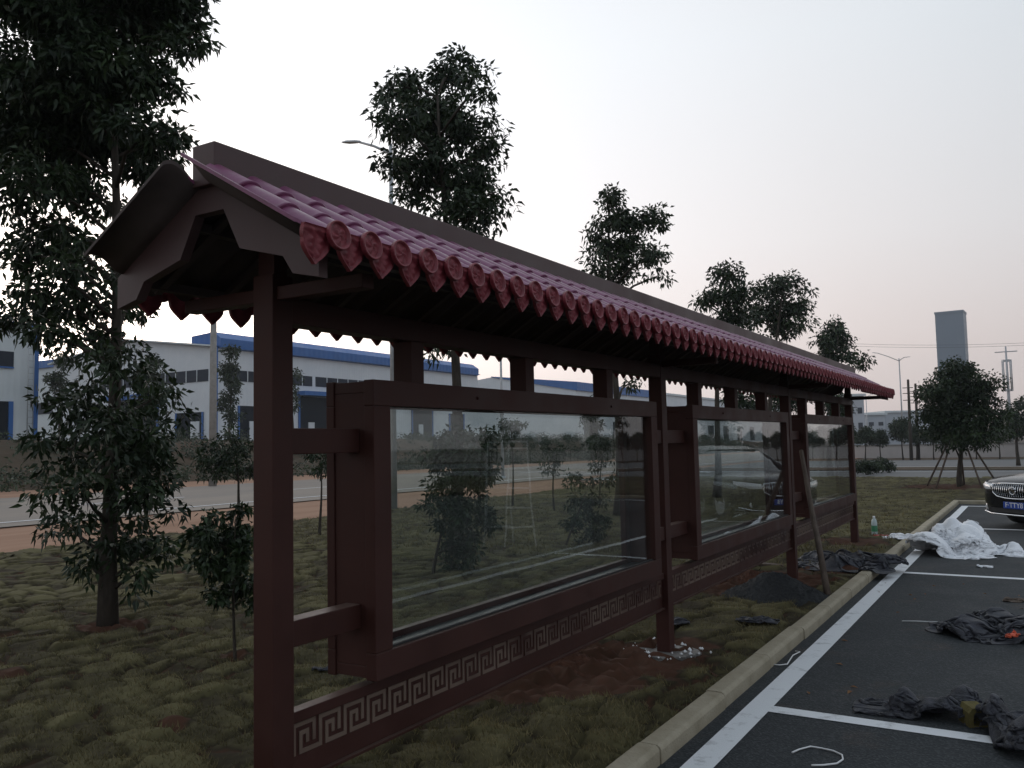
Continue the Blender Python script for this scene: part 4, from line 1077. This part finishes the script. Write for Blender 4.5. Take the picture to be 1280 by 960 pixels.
for (px, ptop, d, lab) in ((1138, 474, 62, 'dark wooden utility pole beside the twin armed lamp'), (1147, 479, 66, 'thin wooden pole behind the round tree')):
    p = at(px, 549, d); zt = at(px, ptop, d).z
    o = empty('utility_pole', (p.x, p.y, 0)); tag(o, lab, 'pole')
    MB().tube([(0, 0, -.2), (.05, 0, zt)], [.13, .08], 8).build('shaft', M['bark'], o)
    b = MB()
    for q in (.6, 1.0, 1.5): b.beam((-.35, 0, zt - q), (.35, 0, zt - q), .05, .05)
    b.build('cross_arm', M['bark'], o)
for k, (y0, y1) in enumerate(((430, 424), (427, 421))):
    A = at(1010, y0, 260); B = at(1400, y1, 230)
    pts = [A.lerp(B, t / 12) - Vector((0, 0, 1.6 * (1 - (2 * t / 12 - 1) ** 2))) for t in range(13)]
    o = MB().tube(pts, .035, 4).build('power_line', M['rubber']); tag(o, 'thin power line strung across the sky by the tower', 'cable', 'power lines')
bw = empty('boundary_wall', (14, 80, 0)); tag(bw, 'low pale boundary wall behind the clipped tree row', 'wall')
MB().box((-36, 0, -.2), (60, .25, .95)).build('wall', M['pale'], bw); MB().box((-36, -.05, .951), (60, .30, 1.06)).build('coping', M['concrete'], bw)

# ================================================================== CAR
def car(name, label, loc, rz, paint, plate_text):
    o_ = empty(name, loc, rz); tag(o_, label, 'car')
    ST_ = [(2.34, .50, .34, .67, .72), (2.31, .62, .27, .72, .775), (2.23, .74, .22, .765, .825), (2.08, .83, .20, .80, .865), (1.85, .885, .19, .83, .90), (1.4, .905, .19, .86, .935), (.95, .91, .19, .86, .935),
           (.3, .91, .19, .89, .95), (-.5, .91, .19, .91, .96), (-1.3, .91, .20, .93, .98), (-1.8, .895, .22, .95, 1.02), (-2.1, .85, .27, .95, 1.02), (-2.28, .76, .33, .92, .98), (-2.34, .64, .42, .84, .90)]
    b = MB(); nr_ = 0
    for (x, hw, zb, zs, zc) in ST_:
        hgt = zs - zb
        half_ = [(0, zb), (hw * .82, zb), (hw * .95, zb + hgt * .16), (hw * .99, zb + hgt * .38), (hw, zb + hgt * .6), (hw * .985, zb + hgt * .82), (hw * .94, zb + hgt * .96), (hw * .86, zs + (zc - zs) * .35), (hw * .6, zs + (zc - zs) * .75), (hw * .3, zs + (zc - zs) * .96), (0, zc)]
        ring_ = [(y, z) for y, z in half_] + [(-y, z) for y, z in reversed(half_[1:-1])]
        nr_ = len(ring_)
        b.v += [(x, y, z) for y, z in ring_]
    ns = len(ST_)
    for k in range(ns - 1):
        for j in range(nr_):
            a = k * nr_ + j; c = k * nr_ + (j + 1) % nr_
            b.f.append((a, c, c + nr_, a + nr_)); b.sm.append(True)
    b.f.append(tuple(range(nr_))); b.f.append(tuple((ns - 1) * nr_ + j for j in reversed(range(nr_)))); b.sm += [False, False]
    body = b.build('body', M[paint], o_)
    # cabin: glass all round, painted roof and pillars
    GS = [(.98, .80, .80, .92, .925), (.62, .81, .74, .935, 1.16), (.18, .815, .66, .94, 1.375), (-.2, .82, .62, .945, 1.445), (-.7, .82, .61, .955, 1.455), (-1.15, .81, .63, .97, 1.40), (-1.55, .79, .69, .99, 1.22), (-1.95, .75, .75, 1.00, 1.01)]
    def sec(g, e=0.0):
        x, wb, wt, zb, zt = g
        return [(x, wb + e, zb - .02), (x, wt + (wb - wt) * .12 + e, zb + (zt - zb) * .85), (x, wt * .82, zt - .004 + e), (x, 0, zt + .012 + e)]
    b = MB()
    for g in GS:
        h_ = sec(g); b.v += h_ + [(x, -y, z) for x, y, z in reversed(h_[:-1])]
    for k in range(len(GS) - 1):
        for j in range(6): b.f.append((k * 7 + j, k * 7 + j + 1, k * 7 + 8 + j, k * 7 + 7 + j)); b.sm.append(True)
    b.build('cabin_glass', M['carglass'], o_)
    b = MB(); rs = GS[2:6]
    for g in rs:
        h_ = sec(g, .012)[1:]; b.v += h_ + [(x, -y, z) for x, y, z in reversed(h_[:-1])]
    for k in range(len(rs) - 1):
        for j in range(4): b.f.append((k * 5 + j, k * 5 + j + 1, k * 5 + 6 + j, k * 5 + 5 + j)); b.sm.append(True)
    b.build('roof', M[paint], o_)
    for sg in (1, -1):
        mirror = lambda p: (p[0], sg * p[1], p[2])
        b = MB().tube([mirror(sec(g, .004)[1]) for g in GS[:3]], .032, 6); b.build('pillar', M[paint], o_)
        b = MB().tube([mirror(sec(g, .004)[1]) for g in GS[5:]], .045, 6); b.build('pillar', M[paint], o_)
        b = MB().beam(mirror((-.45, .822, .95)), mirror((-.5, .64, 1.40)), .08, .03, (1, 0, 0)); b.build('pillar', M[paint], o_)
        b = MB().tube([mirror((.9, .835, .925)), mirror((-.5, .85, .955)), mirror((-1.7, .81, .99))], .014, 5); b.build('window_trim', M['chrome'], o_)
        # door mirror
        b = MB().lathe([(.0, -.05), (.06, -.05), (.085, .0), (.075, .05), (.03, .085), (0, .09)], (.62, sg * 1.0, 1.0), 10, 0); b.build('door_mirror', M[paint], o_)
        # headlamp wrapping round the corner
        b = MB(); P = [(2.335, .47), (2.315, .60), (2.25, .71), (2.13, .80), (1.97, .855)]
        lo = [.655, .655, .67, .70, .74]; hi = [.745, .76, .775, .79, .80]
        for (x, y), l_, h_ in zip(P, lo, hi):
            n_ = Vector((1, y * .9, 0)).normalized() * .014
            b.v += [(x + n_.x, sg * (y + n_.y), l_), (x + n_.x * 1.6, sg * (y + n_.y * 1.6), (l_ + h_) / 2), (x + n_.x - .03, sg * (y + n_.y - .012), h_)]
        for k in range(4):
            for j in range(2):
                a = k * 3 + j; b.f.append((a, a + 3, a + 4, a + 1)); b.sm.append(True)
        b.build('headlight', M['lamp'], o_)
        b = MB().lathe([(0, .03), (.05, .03), (.06, .0), (.06, -.03)], (2.24, sg * .64, .36), 12, 0); b.build('fog_lamp', M['lamp'], o_)
        # tail lamp
        b = MB().box((-2.27, sg * .42, .78), (-2.16, sg * .80, .90)); b.build('tail_light', M['orange'], o_, .02)
        for x in (1.38, -1.36):
            b = MB().lathe([(.20, -.10), (.29, -.105), (.318, -.085), (.325, 0), (.318, .085), (.29, .105), (.20, .10)], (x, sg * .80, .325), 24, 1)
            wh = b.build('wheel', M['rubber'], o_)
            b = MB().lathe([(0, sg * .085), (.05, sg * .09), (.07, sg * .07), (.195, sg * .095), (.205, sg * .09), (.205, -sg * .02)], (x, sg * .80, .325), 20, 1)
            b.build('rim', M['galv'], wh)
    # waterfall grille
    gx = lambda y: 2.352 - .10 * y * y
    b = MB()
    hw = .44
    for k in range(21):
        y = -hw + .044 * k; t = abs(y) / hw
        zl = .525 + .075 * t ** 3; b.tube([(gx(y) - .006, y, zl), (gx(y) + .014, y, .64), (gx(y) - .012, y, .745)], .007, 5)
    gr = b.build('grille', M['chrome'], o_)
    b = MB()
    for k in range(24): b.quadface((gx(-hw + hw * k / 12) - .012, -hw + hw * k / 12, .515), (gx(-hw + hw * (k + 1) / 12) - .012, -hw + hw * (k + 1) / 12, .515), (gx(-hw + hw * (k + 1) / 12) - .02, -hw + hw * (k + 1) / 12, .75), (gx(-hw + hw * k / 12) - .02, -hw + hw * k / 12, .75))
    b.build('grille_backing', M['rubber'], o_)
    loop = [(-hw, .75), (-hw * .5, .762), (0, .766), (hw * .5, .762), (hw, .75), (hw + .03, .68), (hw, .595), (hw * .8, .54), (hw * .4, .515), (0, .51), (-hw * .4, .515), (-hw * .8, .54), (-hw, .595), (-hw - .03, .68), (-hw, .75)]
    MB().tube([(gx(y) + .008, y, z) for y, z in loop], .012, 6).build('grille_surround', M['chrome'], o_)
    b = MB().tube([(gx(0) + .03, .062 * math.cos(t * math.pi / 8), .645 + .062 * math.sin(t * math.pi / 8)) for t in range(17)], .008, 6)
    for k in (-1, 0, 1):
        y0 = -k * .028; z0 = .645 + k * .018
        b.prism([(y0 + .016, z0 + .02), (y0 - .016, z0 + .02), (y0 - .013, z0 - .008), (y0, z0 - .022), (y0 + .013, z0 - .008)], 0, gx(0) + .02, gx(0) + .032)
    b.build('emblem', M['chrome'], o_)
    # lower bumper with chrome strip and blue plate
    MB().tube([(2.12, -.84, .30), (2.25, -.72, .265), (2.335, -.5, .245), (2.36, -.2, .24), (2.362, 0, .24), (2.36, .2, .24), (2.335, .5, .245), (2.25, .72, .265), (2.12, .84, .30)], .013, 6).build('bumper_strip', M['chrome'], o_)
    b = MB(); b.box((2.33, -.55, .27), (2.348, .55, .345)); b.build('air_intake', M['rubber'], o_)
    pl = MB().box((2.348, -.22, .345), (2.364, .22, .455)).build('number_plate', M['plate'], o_, .004)
    cu = bpy.data.curves.new('plate_text', 'FONT'); cu.body = plate_text; cu.size = .118; cu.align_x = 'CENTER'; cu.align_y = 'CENTER'; cu.extrude = .001
    tmp = bpy.data.objects.new('tmp', cu); COL.objects.link(tmp)
    dg = bpy.context.evaluated_depsgraph_get(); me = bpy.data.meshes.new_from_object(tmp.evaluated_get(dg)); bpy.data.objects.remove(tmp)
    tx = link('plate_lettering', me, M['white'], pl); tx.location = (2.3665, 0, .400); tx.rotation_euler = (math.pi / 2, 0, math.pi / 2)
    MB().box((2.18, -.60, .50), (2.10, .60, .52)).build('wiper', M['rubber'], o_) if False else None
    return o_
TH = math.radians(43)
fx, fy = -math.sin(TH), -math.cos(TH)
car('parked_car', 'black sedan with chrome waterfall grille and blue plate parked at an angle', (-.37 - fx * 2.34, 16.64 - fy * 2.34, 0), math.atan2(fy, fx), 'blackpaint', 'F\u00b7TTY8')

# ================================================================== WORK SITE LITTER
def crumple(name, label, cat, cx, cy, cz, rx, ry, h, rot, seed, mt, n=64, fold=1.0, group=None, parent=None, flat=.35, freq=1.0):
    """a thrown down, wrinkled sheet: closed heap with sharp folds and a ragged outline"""
    V_ = []; off = seed * 13.7
    def nz(x, y, f_): return mnoise.noise(Vector((x * f_ + off, y * f_ - off, off * .3)))
    ca, sa = math.cos(rot), math.sin(rot)
    nr_, nth_ = n // 2, n * 2
    for i in range(nr_ + 1):
        for j in range(nth_):
            t = 2 * math.pi * j / nth_; q = i / nr_
            rad = 1 + .34 * nz(math.cos(t) * 1.1, math.sin(t) * 1.1, 1.2) + .16 * nz(math.cos(t), math.sin(t), 3.3) + .07 * nz(math.cos(t), math.sin(t), 9)
            x = q * rad * math.cos(t); y = q * rad * math.sin(t)
            wx = x + .25 * nz(x, y + 5, 1.6 * freq); wy = y + .25 * nz(x + 9, y, 1.6 * freq)
            rg = (1 - abs(nz(wx, wy, 2.4 * freq)) * 2.2) * .55 + (1 - abs(nz(wx + 3, wy, 5.0 * freq)) * 2.2) * .32 + (1 - abs(nz(wx, wy + 4, 10.5 * freq)) * 2.0) * .16
            env = (1 - q ** 2.2) ** .7
            z = h * (env * (flat + .75 * max(0, rg) * fold) + .10 * (1 - q) * nz(x, y, 16)) + (.004 if i < nr_ else -.02)
            dx = .10 * nz(x + 7, y, 4.5) * q; dy = .10 * nz(x, y + 7, 4.5) * q
            X, Y = (x + dx) * rx, (y + dy) * ry
            V_.append((X * ca - Y * sa, X * sa + Y * ca, z))
    F_ = []
    for i in range(nr_):
        for j in range(nth_):
            a = i * nth_ + j; c = i * nth_ + (j + 1) % nth_
            F_.append((a, a + nth_, c + nth_, c))
    me = np_mesh(name, V_, F_, True)
    o_ = link(name, me, M[mt], parent); o_.location = (cx, cy, cz)
    if label: tag(o_, label, cat, group)
    return o_
def cloth(name, label, cat, cx, cy, cz, rx, ry, h, rot, seed, mt, n=54, excess=1.7, group=None, floor=None, steps=70, thick=.006, stiff=.5):
    """a sheet dropped in a heap: more cloth than footprint, settled by a small mass and spring run so it buckles into folds"""
    r_ = np.random.default_rng(seed)
    u = np.linspace(-1, 1, n); U, W = np.meshgrid(u, u, indexing='ij')
    def sn(f, k=5):
        o_ = np.zeros(U.shape)
        for _ in range(k):
            a_ = r_.uniform(0, 6.28); q = f * r_.uniform(.6, 1.5); o_ += np.sin((U * math.cos(a_) + W * math.sin(a_)) * q + r_.uniform(0, 6.28))
        return o_ / k
    # squash the square into a ragged blob
    X = (U * np.sqrt(1 - W * W / 2)) * rx * (1 + .35 * sn(2.5)) + rx * .22 * sn(6) + rx * .10 * sn(15)
    Y = (W * np.sqrt(1 - U * U / 2)) * ry * (1 + .35 * sn(2.5)) + ry * .22 * sn(6) + ry * .10 * sn(15)
    Z = h * .5 + h * .55 * sn(7) + h * .4 * sn(16)
    P = np.stack([X, Y, Z], -1)
    lx = 2 * rx * excess / n; ly = 2 * ry * excess / n
    lx = ly = (lx + ly) / 2
    bl = [(r_.uniform(-.6, .6) * rx, r_.uniform(-.6, .6) * ry, r_.uniform(.25, .5) * min(rx, ry) * 1.4, r_.uniform(.4, .85) * h) for _ in range(5)]
    def ground(p):
        g = np.zeros(p.shape[:2])
        for (bx, by, br, bh) in bl:
            d2 = ((p[..., 0] - bx) ** 2 + (p[..., 1] - by) ** 2) / br ** 2
            g = np.maximum(g, bh * np.clip(1 - d2, 0, 1))
        if floor is not None: g = np.maximum(g, floor(p))
        return g
    Vv = np.zeros_like(P)
    def con(A, B, L, k):
        d = B - A; ln = np.linalg.norm(d, axis=-1, keepdims=True) + 1e-9
        c = d * ((ln - L) / ln) * .5 * k
        A += c; B -= c
    dg = math.hypot(lx, ly)
    for it in range(steps):
        Vv *= .82; Vv[..., 2] -= .0035 * (h / .2)
        P0 = P.copy(); P += Vv
        for _ in range(4):
            con(P[:-1], P[1:], lx, .9); con(P[:, :-1], P[:, 1:], ly, .9)
            con(P[:-1, :-1], P[1:, 1:], dg, .5); con(P[1:, :-1], P[:-1, 1:], dg, .5)
            con(P[:-2], P[2:], 2 * lx, .06 * stiff); con(P[:, :-2], P[:, 2:], 2 * ly, .06 * stiff)
            P[..., 2] = np.maximum(P[..., 2], ground(P) + thick)
            q = np.sqrt((P[..., 0] / rx) ** 2 + (P[..., 1] / ry) ** 2); k_ = np.where(q > 1.25, 1.25 / np.maximum(q, 1e-6), 1)
            P[..., 0] *= k_ * .1 + .9; P[..., 1] *= k_ * .1 + .9
        Vv = P - P0
    ix = np.arange(n * n).reshape(n, n)
    F_ = np.stack([ix[:-1, :-1], ix[1:, :-1], ix[1:, 1:], ix[:-1, 1:]], -1).reshape(-1, 4)
    me = np_mesh(name, P.reshape(-1, 3), F_, True)
    o_ = link(name, me, M[mt]); o_.location = (cx, cy, cz); o_.rotation_euler = (0, 0, rot)
    sb = o_.modifiers.new('smooth', 'SUBSURF'); sb.levels = 1; sb.render_levels = 1
    sd = o_.modifiers.new('thickness', 'SOLIDIFY'); sd.thickness = .004
    tag(o_, label, cat, group)
    return o_
GN = 'discarded black shade nets'
kerbfloor = lambda p: np.where(np.abs(p[..., 0] - .24) < .07, .035, np.where(p[..., 0] > .3, -.062, 0.0)) + .0
cloth('shade_net', 'long heap of black shade net lying across the kerb onto the lawn', 'net', -1.93, 10.7, .07, .62, .42, .20, 0, 1, 'net', 60, 1.9, GN, floor=kerbfloor)
cloth('shade_net', 'loose black shade net spread over the lawn edge behind the leaning pole', 'net', -2.2, 10.9, .08, .40, .34, .16, .4, 31, 'net', 50, 1.9, GN)
cloth('shade_net', 'bundle of black shade net on the asphalt with an orange scrap on it', 'net', -.30, 7.85, 0.0, .52, .38, .24, .1, 2, 'net', 66, 2.1, GN)
cloth('shade_net', 'twisted length of black shade net beside the white bay line', 'net', -.62, 5.42, 0.0, .36, .18, .20, .1, 3, 'net', 62, 2.1, GN)
cloth('shade_net', 'knotted pile of black shade net lying over the end of the bay line', 'net', -.11, 5.14, 0.0, .25, .36, .24, .2, 4, 'net', 62, 2.1, GN)
cloth('net_scrap', 'flat scrap of black net on the lawn near the kerb', 'net', -2.02, 7.1, .085, .19, .07, .05, .1, 5, 'net', 26, 1.5, GN)
cloth('net_scrap', 'dark scrap of net behind the second post', 'net', -2.62, 6.75, .085, .14, .07, .05, .6, 6, 'net', 26, 1.5, GN)
cloth('net_scrap', 'small dark scrap lying below the first glazed case', 'net', -4.15, 4.3, .075, .09, .035, .04, .4, 7, 'net', 22, 1.5, GN)
cloth('plastic_sheet', 'big crumpled heap of white plastic film on the asphalt', 'plastic', -1.0, 13.0, 0.0, .62, .50, .52, .1, 8, 'plastic', 76, 2.1, stiff=1.2)
cloth('plastic_sheet', 'second crumpled layer of white plastic film piled on the big heap', 'plastic', -.95, 13.15, .10, .42, .34, .44, .8, 28, 'plastic', 60, 2.2, stiff=1.2)
cloth('plastic_sheet', 'thin trailing piece of white plastic film beside the big heap', 'plastic', -.42, 13.2, 0.0, .38, .30, .22, -.2, 12, 'plastic', 56, 1.9, stiff=1.4)
cloth('plastic_bag', 'pale plastic bag lying over the kerb stones', 'plastic', -1.80, 13.9, .085, .27, .15, .10, .1, 9, 'plastic', 40, 1.5, stiff=1.4)
def heap(name, label, cat, cx, cy, cz, rx, ry, h, seed, mt, rough=.02, n=70):
    r_ = np.random.default_rng(seed)
    u = np.linspace(-1.15, 1.15, n); U, W = np.meshgrid(u, u, indexing='ij')
    nz_ = np.array([[mnoise.fractal(Vector((a_ * 2.2 + seed, b_ * 2.2, seed)), 1.0, 2.0, 5) for b_ in u] for a_ in u])
    q = np.sqrt((U + .12 * nz_) ** 2 + (W * (1 + .1 * U)) ** 2) + .10 * nz_
    z = h * np.clip(1.04 - q, 0, 1) ** .95 - h * .35 * np.clip(.16 - q, 0, 1) + rough * nz_ * np.clip(1.3 - q, 0, 1) + r_.normal(0, rough * .18, U.shape)
    z = np.where(q > 1.05, -.03, z)
    ix = np.arange(n * n).reshape(n, n)
    F_ = np.stack([ix[:-1, :-1], ix[1:, :-1], ix[1:, 1:], ix[:-1, 1:]], -1).reshape(-1, 4)
    o_ = link(name, np_mesh(name, np.stack([U * rx, W * ry, z], -1).reshape(-1, 3), F_, True), M[mt]); o_.location = (cx, cy, cz); tag(o_, label, cat)
    return o_
heap('gravel_heap', 'low heap of dark gravel between kerb and third post', 'gravel heap', -2.24, 8.5, .045, .50, .46, .25, 10, 'gravel', .035, 90)
heap('soil_heap', 'heap of red dug soil beside the second post', 'soil heap', -2.95, 5.25, .03, .60, .42, .12, 14, 'soil', .05)
heap('soil_heap', 'heap of red dug soil beyond the gravel heap', 'soil heap', -2.75, 9.4, .03, .45, .40, .12, 15, 'soil', .05)
cloth('orange_scrap', 'crumpled orange scrap on the edge of the black net bundle', 'scrap', -.24, 7.5, .03, .085, .055, .09, .3, 16, 'orange', 24, 1.4)
cloth('plastic_scrap', 'small pale scrap lying alone on the asphalt', 'scrap', -.26, 9.45, 0, .12, .06, .04, .1, 17, 'wood', 20, 1.3)
cloth('plastic_scrap', 'flat white plastic scrap next to the film heap', 'scrap', -.62, 11.75, 0, .13, .035, .025, .0, 18, 'plastic', 20, 1.2)
M['footing'] = mat('wet_concrete', (.07, .066, .06), .5, .4, (.17, .165, .155), 14, 9, bump=.9, bscale=40, dist=.02, contrast=(.35, .62))
# concrete footing round the second post
b = MB()
pts = [(math.cos(t * math.pi / 14) * (.23 + .09 * mnoise.noise(Vector((t, 2.2, 0)))), math.sin(t * math.pi / 14) * (.19 + .07 * mnoise.noise(Vector((t, 7.2, 0))))) for t in range(28)]
b.prism(pts, 2, -.05, .084); ft = b.build('footing', M['footing'], board, .006); ft.location = (-.05, .05, 0)
rb_ = MB()
for k in range(46):
    a = rnd.uniform(0, 6.28); q = rnd.uniform(.12, .34); c0 = Vector((-.05 + math.cos(a) * q * 1.1, .05 + math.sin(a) * q * .8, .086 + rnd.uniform(0, .012))); s_ = rnd.uniform(.006, .018)
    d0 = [Vector((rnd.uniform(-1, 1), rnd.uniform(-1, 1), rnd.uniform(-.6, .8))).normalized() * s_ for _ in range(6)]
    i = len(rb_.v); rb_.v += [tuple(c0 + Vector(u) * s_ * rnd.uniform(.7, 1.2)) for u in ((1, 0, 0), (-1, 0, 0), (0, 1, 0), (0, -1, 0), (0, 0, 1), (0, 0, -1))]
    for f_ in ((0, 2, 4), (2, 1, 4), (1, 3, 4), (3, 0, 4), (2, 0, 5), (1, 2, 5), (3, 1, 5), (0, 3, 5)): rb_.f.append(tuple(i + u for u in f_)); rb_.sm.append(False)
o = rb_.build('footing_rubble', M['line'], board); o['kind'] = 'stuff'
# foam block in the net
b = MB()
for k in range(12):
    pass
fo = [(-.075, 0), (.075, 0), (.075, .10), (.05, .135), (-.05, .135), (-.075, .10)]; fi = [(-.045, .012), (.045, .012), (.045, .085), (.03, .105), (-.03, .105), (-.045, .085)]
for yy in (0, .16):
    for k in range(6):
        b.quadface(*[(p[0], yy, p[1]) for p in (fo[k], fo[(k + 1) % 6], fi[(k + 1) % 6], fi[k])])
for L_ in (fo, fi):
    for k in range(6):
        p, q = L_[k], L_[(k + 1) % 6]; b.quadface((p[0], 0, p[1]), (q[0], 0, q[1]), (q[0], .16, q[1]), (p[0], .16, p[1]))
M['foam'] = mat('olive_foam', (0.09, 0.075, 0.025), .9, .2, (.14, .115, .045), 20, bump=.4)
o = b.build('foam_block', M['foam']); o.location = (-.34, 5.30, 0.002); o.rotation_euler = (0.06, 0, .55); o.scale = (.8, .7, .75); tag(o, 'olive hollow foam block between the two near net piles', 'foam block')
# leaning wooden pole
b = MB().tube([(-1.80, 8.72, .05), (-1.93, 9.02, .52), (-2.06, 9.30, .95), (-2.196, 9.62, 1.44)], [.034, .030, .026, .022], 8)
o = b.build('wooden_pole', M['wood']); tag(o, 'rough wooden pole leaning against the display board frame', 'pole')
# plank
b = MB().box((-.24, -.05, 0), (.24, .05, .03)); o = b.build('wood_plank', M['wood'], None, .004); o.location = (-2.86, 10.3, .085); o.rotation_euler = (.05, .08, .35); tag(o, 'short pale plank on the soil under the second case', 'plank')
# bottle
bt = empty('water_bottle', (-2.20, 14.2, .08)); tag(bt, 'clear water bottle with a green label standing on the lawn', 'bottle')
M['pet'] = mat('pale_plastic', (.42, .50, .50), .15, .6); M['green'] = mat('green_label', (.05, .22, .11), .4)
MB().lathe([(0, 0), (.040, 0), (.043, .02), (.043, .19), (.034, .235), (.015, .262), (.015, .285)], n=16).build('bottle_body', M['pet'], bt)
MB().lathe([(.0445, .06), (.0445, .15)], n=16).build('label', M['green'], bt); MB().lathe([(.017, .272), (.017, .292), (0, .292)], n=12).build('cap', M['white'], bt)
M['redp'] = mat('red_plastic', (.30, .04, .035), .5)
cloth('red_scrap', 'flat red scrap lying at the foot of the water bottle', 'scrap', -2.08, 14.0, .09, .12, .06, .03, .0, 19, 'redp', 20, 1.3)
# white strings
for lab, pts in (('looped white string lying on the near asphalt', [(-1.12, 4.44), (-1.10, 4.50), (-1.06, 4.57), (-1.01, 4.57), (-.95, 4.56), (-.90, 4.52), (-.885, 4.46), (-.90, 4.39), (-.95, 4.34), (-1.0, 4.31)]),
                 ('short white string bent beside the kerb', [(-1.645, 6.10), (-1.60, 6.10), (-1.56, 6.15), (-1.575, 6.30), (-1.585, 6.42), (-1.565, 6.54), (-1.60, 6.55)]),
                 ('straight white twine end sticking out of the net bundle', [(-1.06, 8.02), (-.95, 8.06), (-.80, 8.10), (-.70, 8.0)])):
    o = MB().tube([(x, y, .008) for x, y in pts], .0045, 5).build('string', M['white']); tag(o, lab, 'string')
# fallen leaves and small litter on asphalt and grass
lfm = MB(); lfm.v = [(0, 0, 0), (.02, .012, .008), (.05, 0, .002), (.02, -.012, .006)]; lfm.f = [(0, 1, 2), (0, 2, 3)]; lfm.sm = [False, False]
lme = lfm.mesh('fallen_leaf', recalc=False); M['dryleaf'] = mat('dry_leaf', (.16, .075, .035), .8, .2, (.24, .13, .06), 20); lme.materials.append(M['dryleaf'])
for k in range(26):
    x, y = rnd.uniform(-1.5, .6), rnd.uniform(3.9, 11)
    o = link('fallen_leaf', lme); o.location = (x, y, .006); o.rotation_euler = (rnd.uniform(-.2, .2), rnd.uniform(-.2, .2), rnd.uniform(0, 6.3)); s_ = rnd.uniform(.6, 1.2); o.scale = (s_, s_, s_)
    tag(o, 'small dry brown leaf lying on the asphalt', 'leaf', 'fallen leaves on the asphalt')
# step ladder in the car park (mirrored in the first case)
ld = empty('step_ladder', (2.6, 11.8, 0), math.radians(59)); tag(ld, 'white folding step ladder standing open on the asphalt', 'ladder')
M['ladder'] = mat('white_aluminium', (.80, .80, .80), .4, .5)
for sg in (1, -1):
    MB().beam((.42, sg * .24, 0), (.03, sg * .15, 1.62), .05, .025, (0, 1, 0)).build('rail', M['ladder'], ld)
    MB().beam((-.42, sg * .24, 0), (-.03, sg * .15, 1.62), .04, .02, (0, 1, 0)).build('rail', M['ladder'], ld)
for k in range(5):
    t = .13 + .2 * k; x = .42 - .39 * t; yy = .24 - .09 * t
    MB().box((x - .04, -yy, t * 1.62), (x + .04, yy, t * 1.62 + .025)).build('step', M['ladder'], ld)
MB().box((-.06, -.16, 1.61), (.06, .16, 1.64)).build('top_plate', M['ladder'], ld)

# ================================================================== HAZE
b = MB().box((-705, -505, -1.2), (705, 905, 70)); hz = b.build('haze', None); tag(hz, 'thin evening haze over the whole place', kind='stuff')
HM = bpy.data.materials.new('haze'); HM.use_nodes = True; HM.node_tree.nodes.clear()
ho = HM.node_tree.nodes.new('ShaderNodeOutputMaterial'); pv = HM.node_tree.nodes.new('ShaderNodeVolumePrincipled')
pv.inputs['Color'].default_value = (.86, .90, .96, 1); pv.inputs['Density'].default_value = .00045; pv.inputs['Anisotropy'].default_value = .2
HM.node_tree.links.new(pv.outputs[0], ho.inputs['Volume']); hz.data.materials.append(HM)
cy.volume_bounces = 1
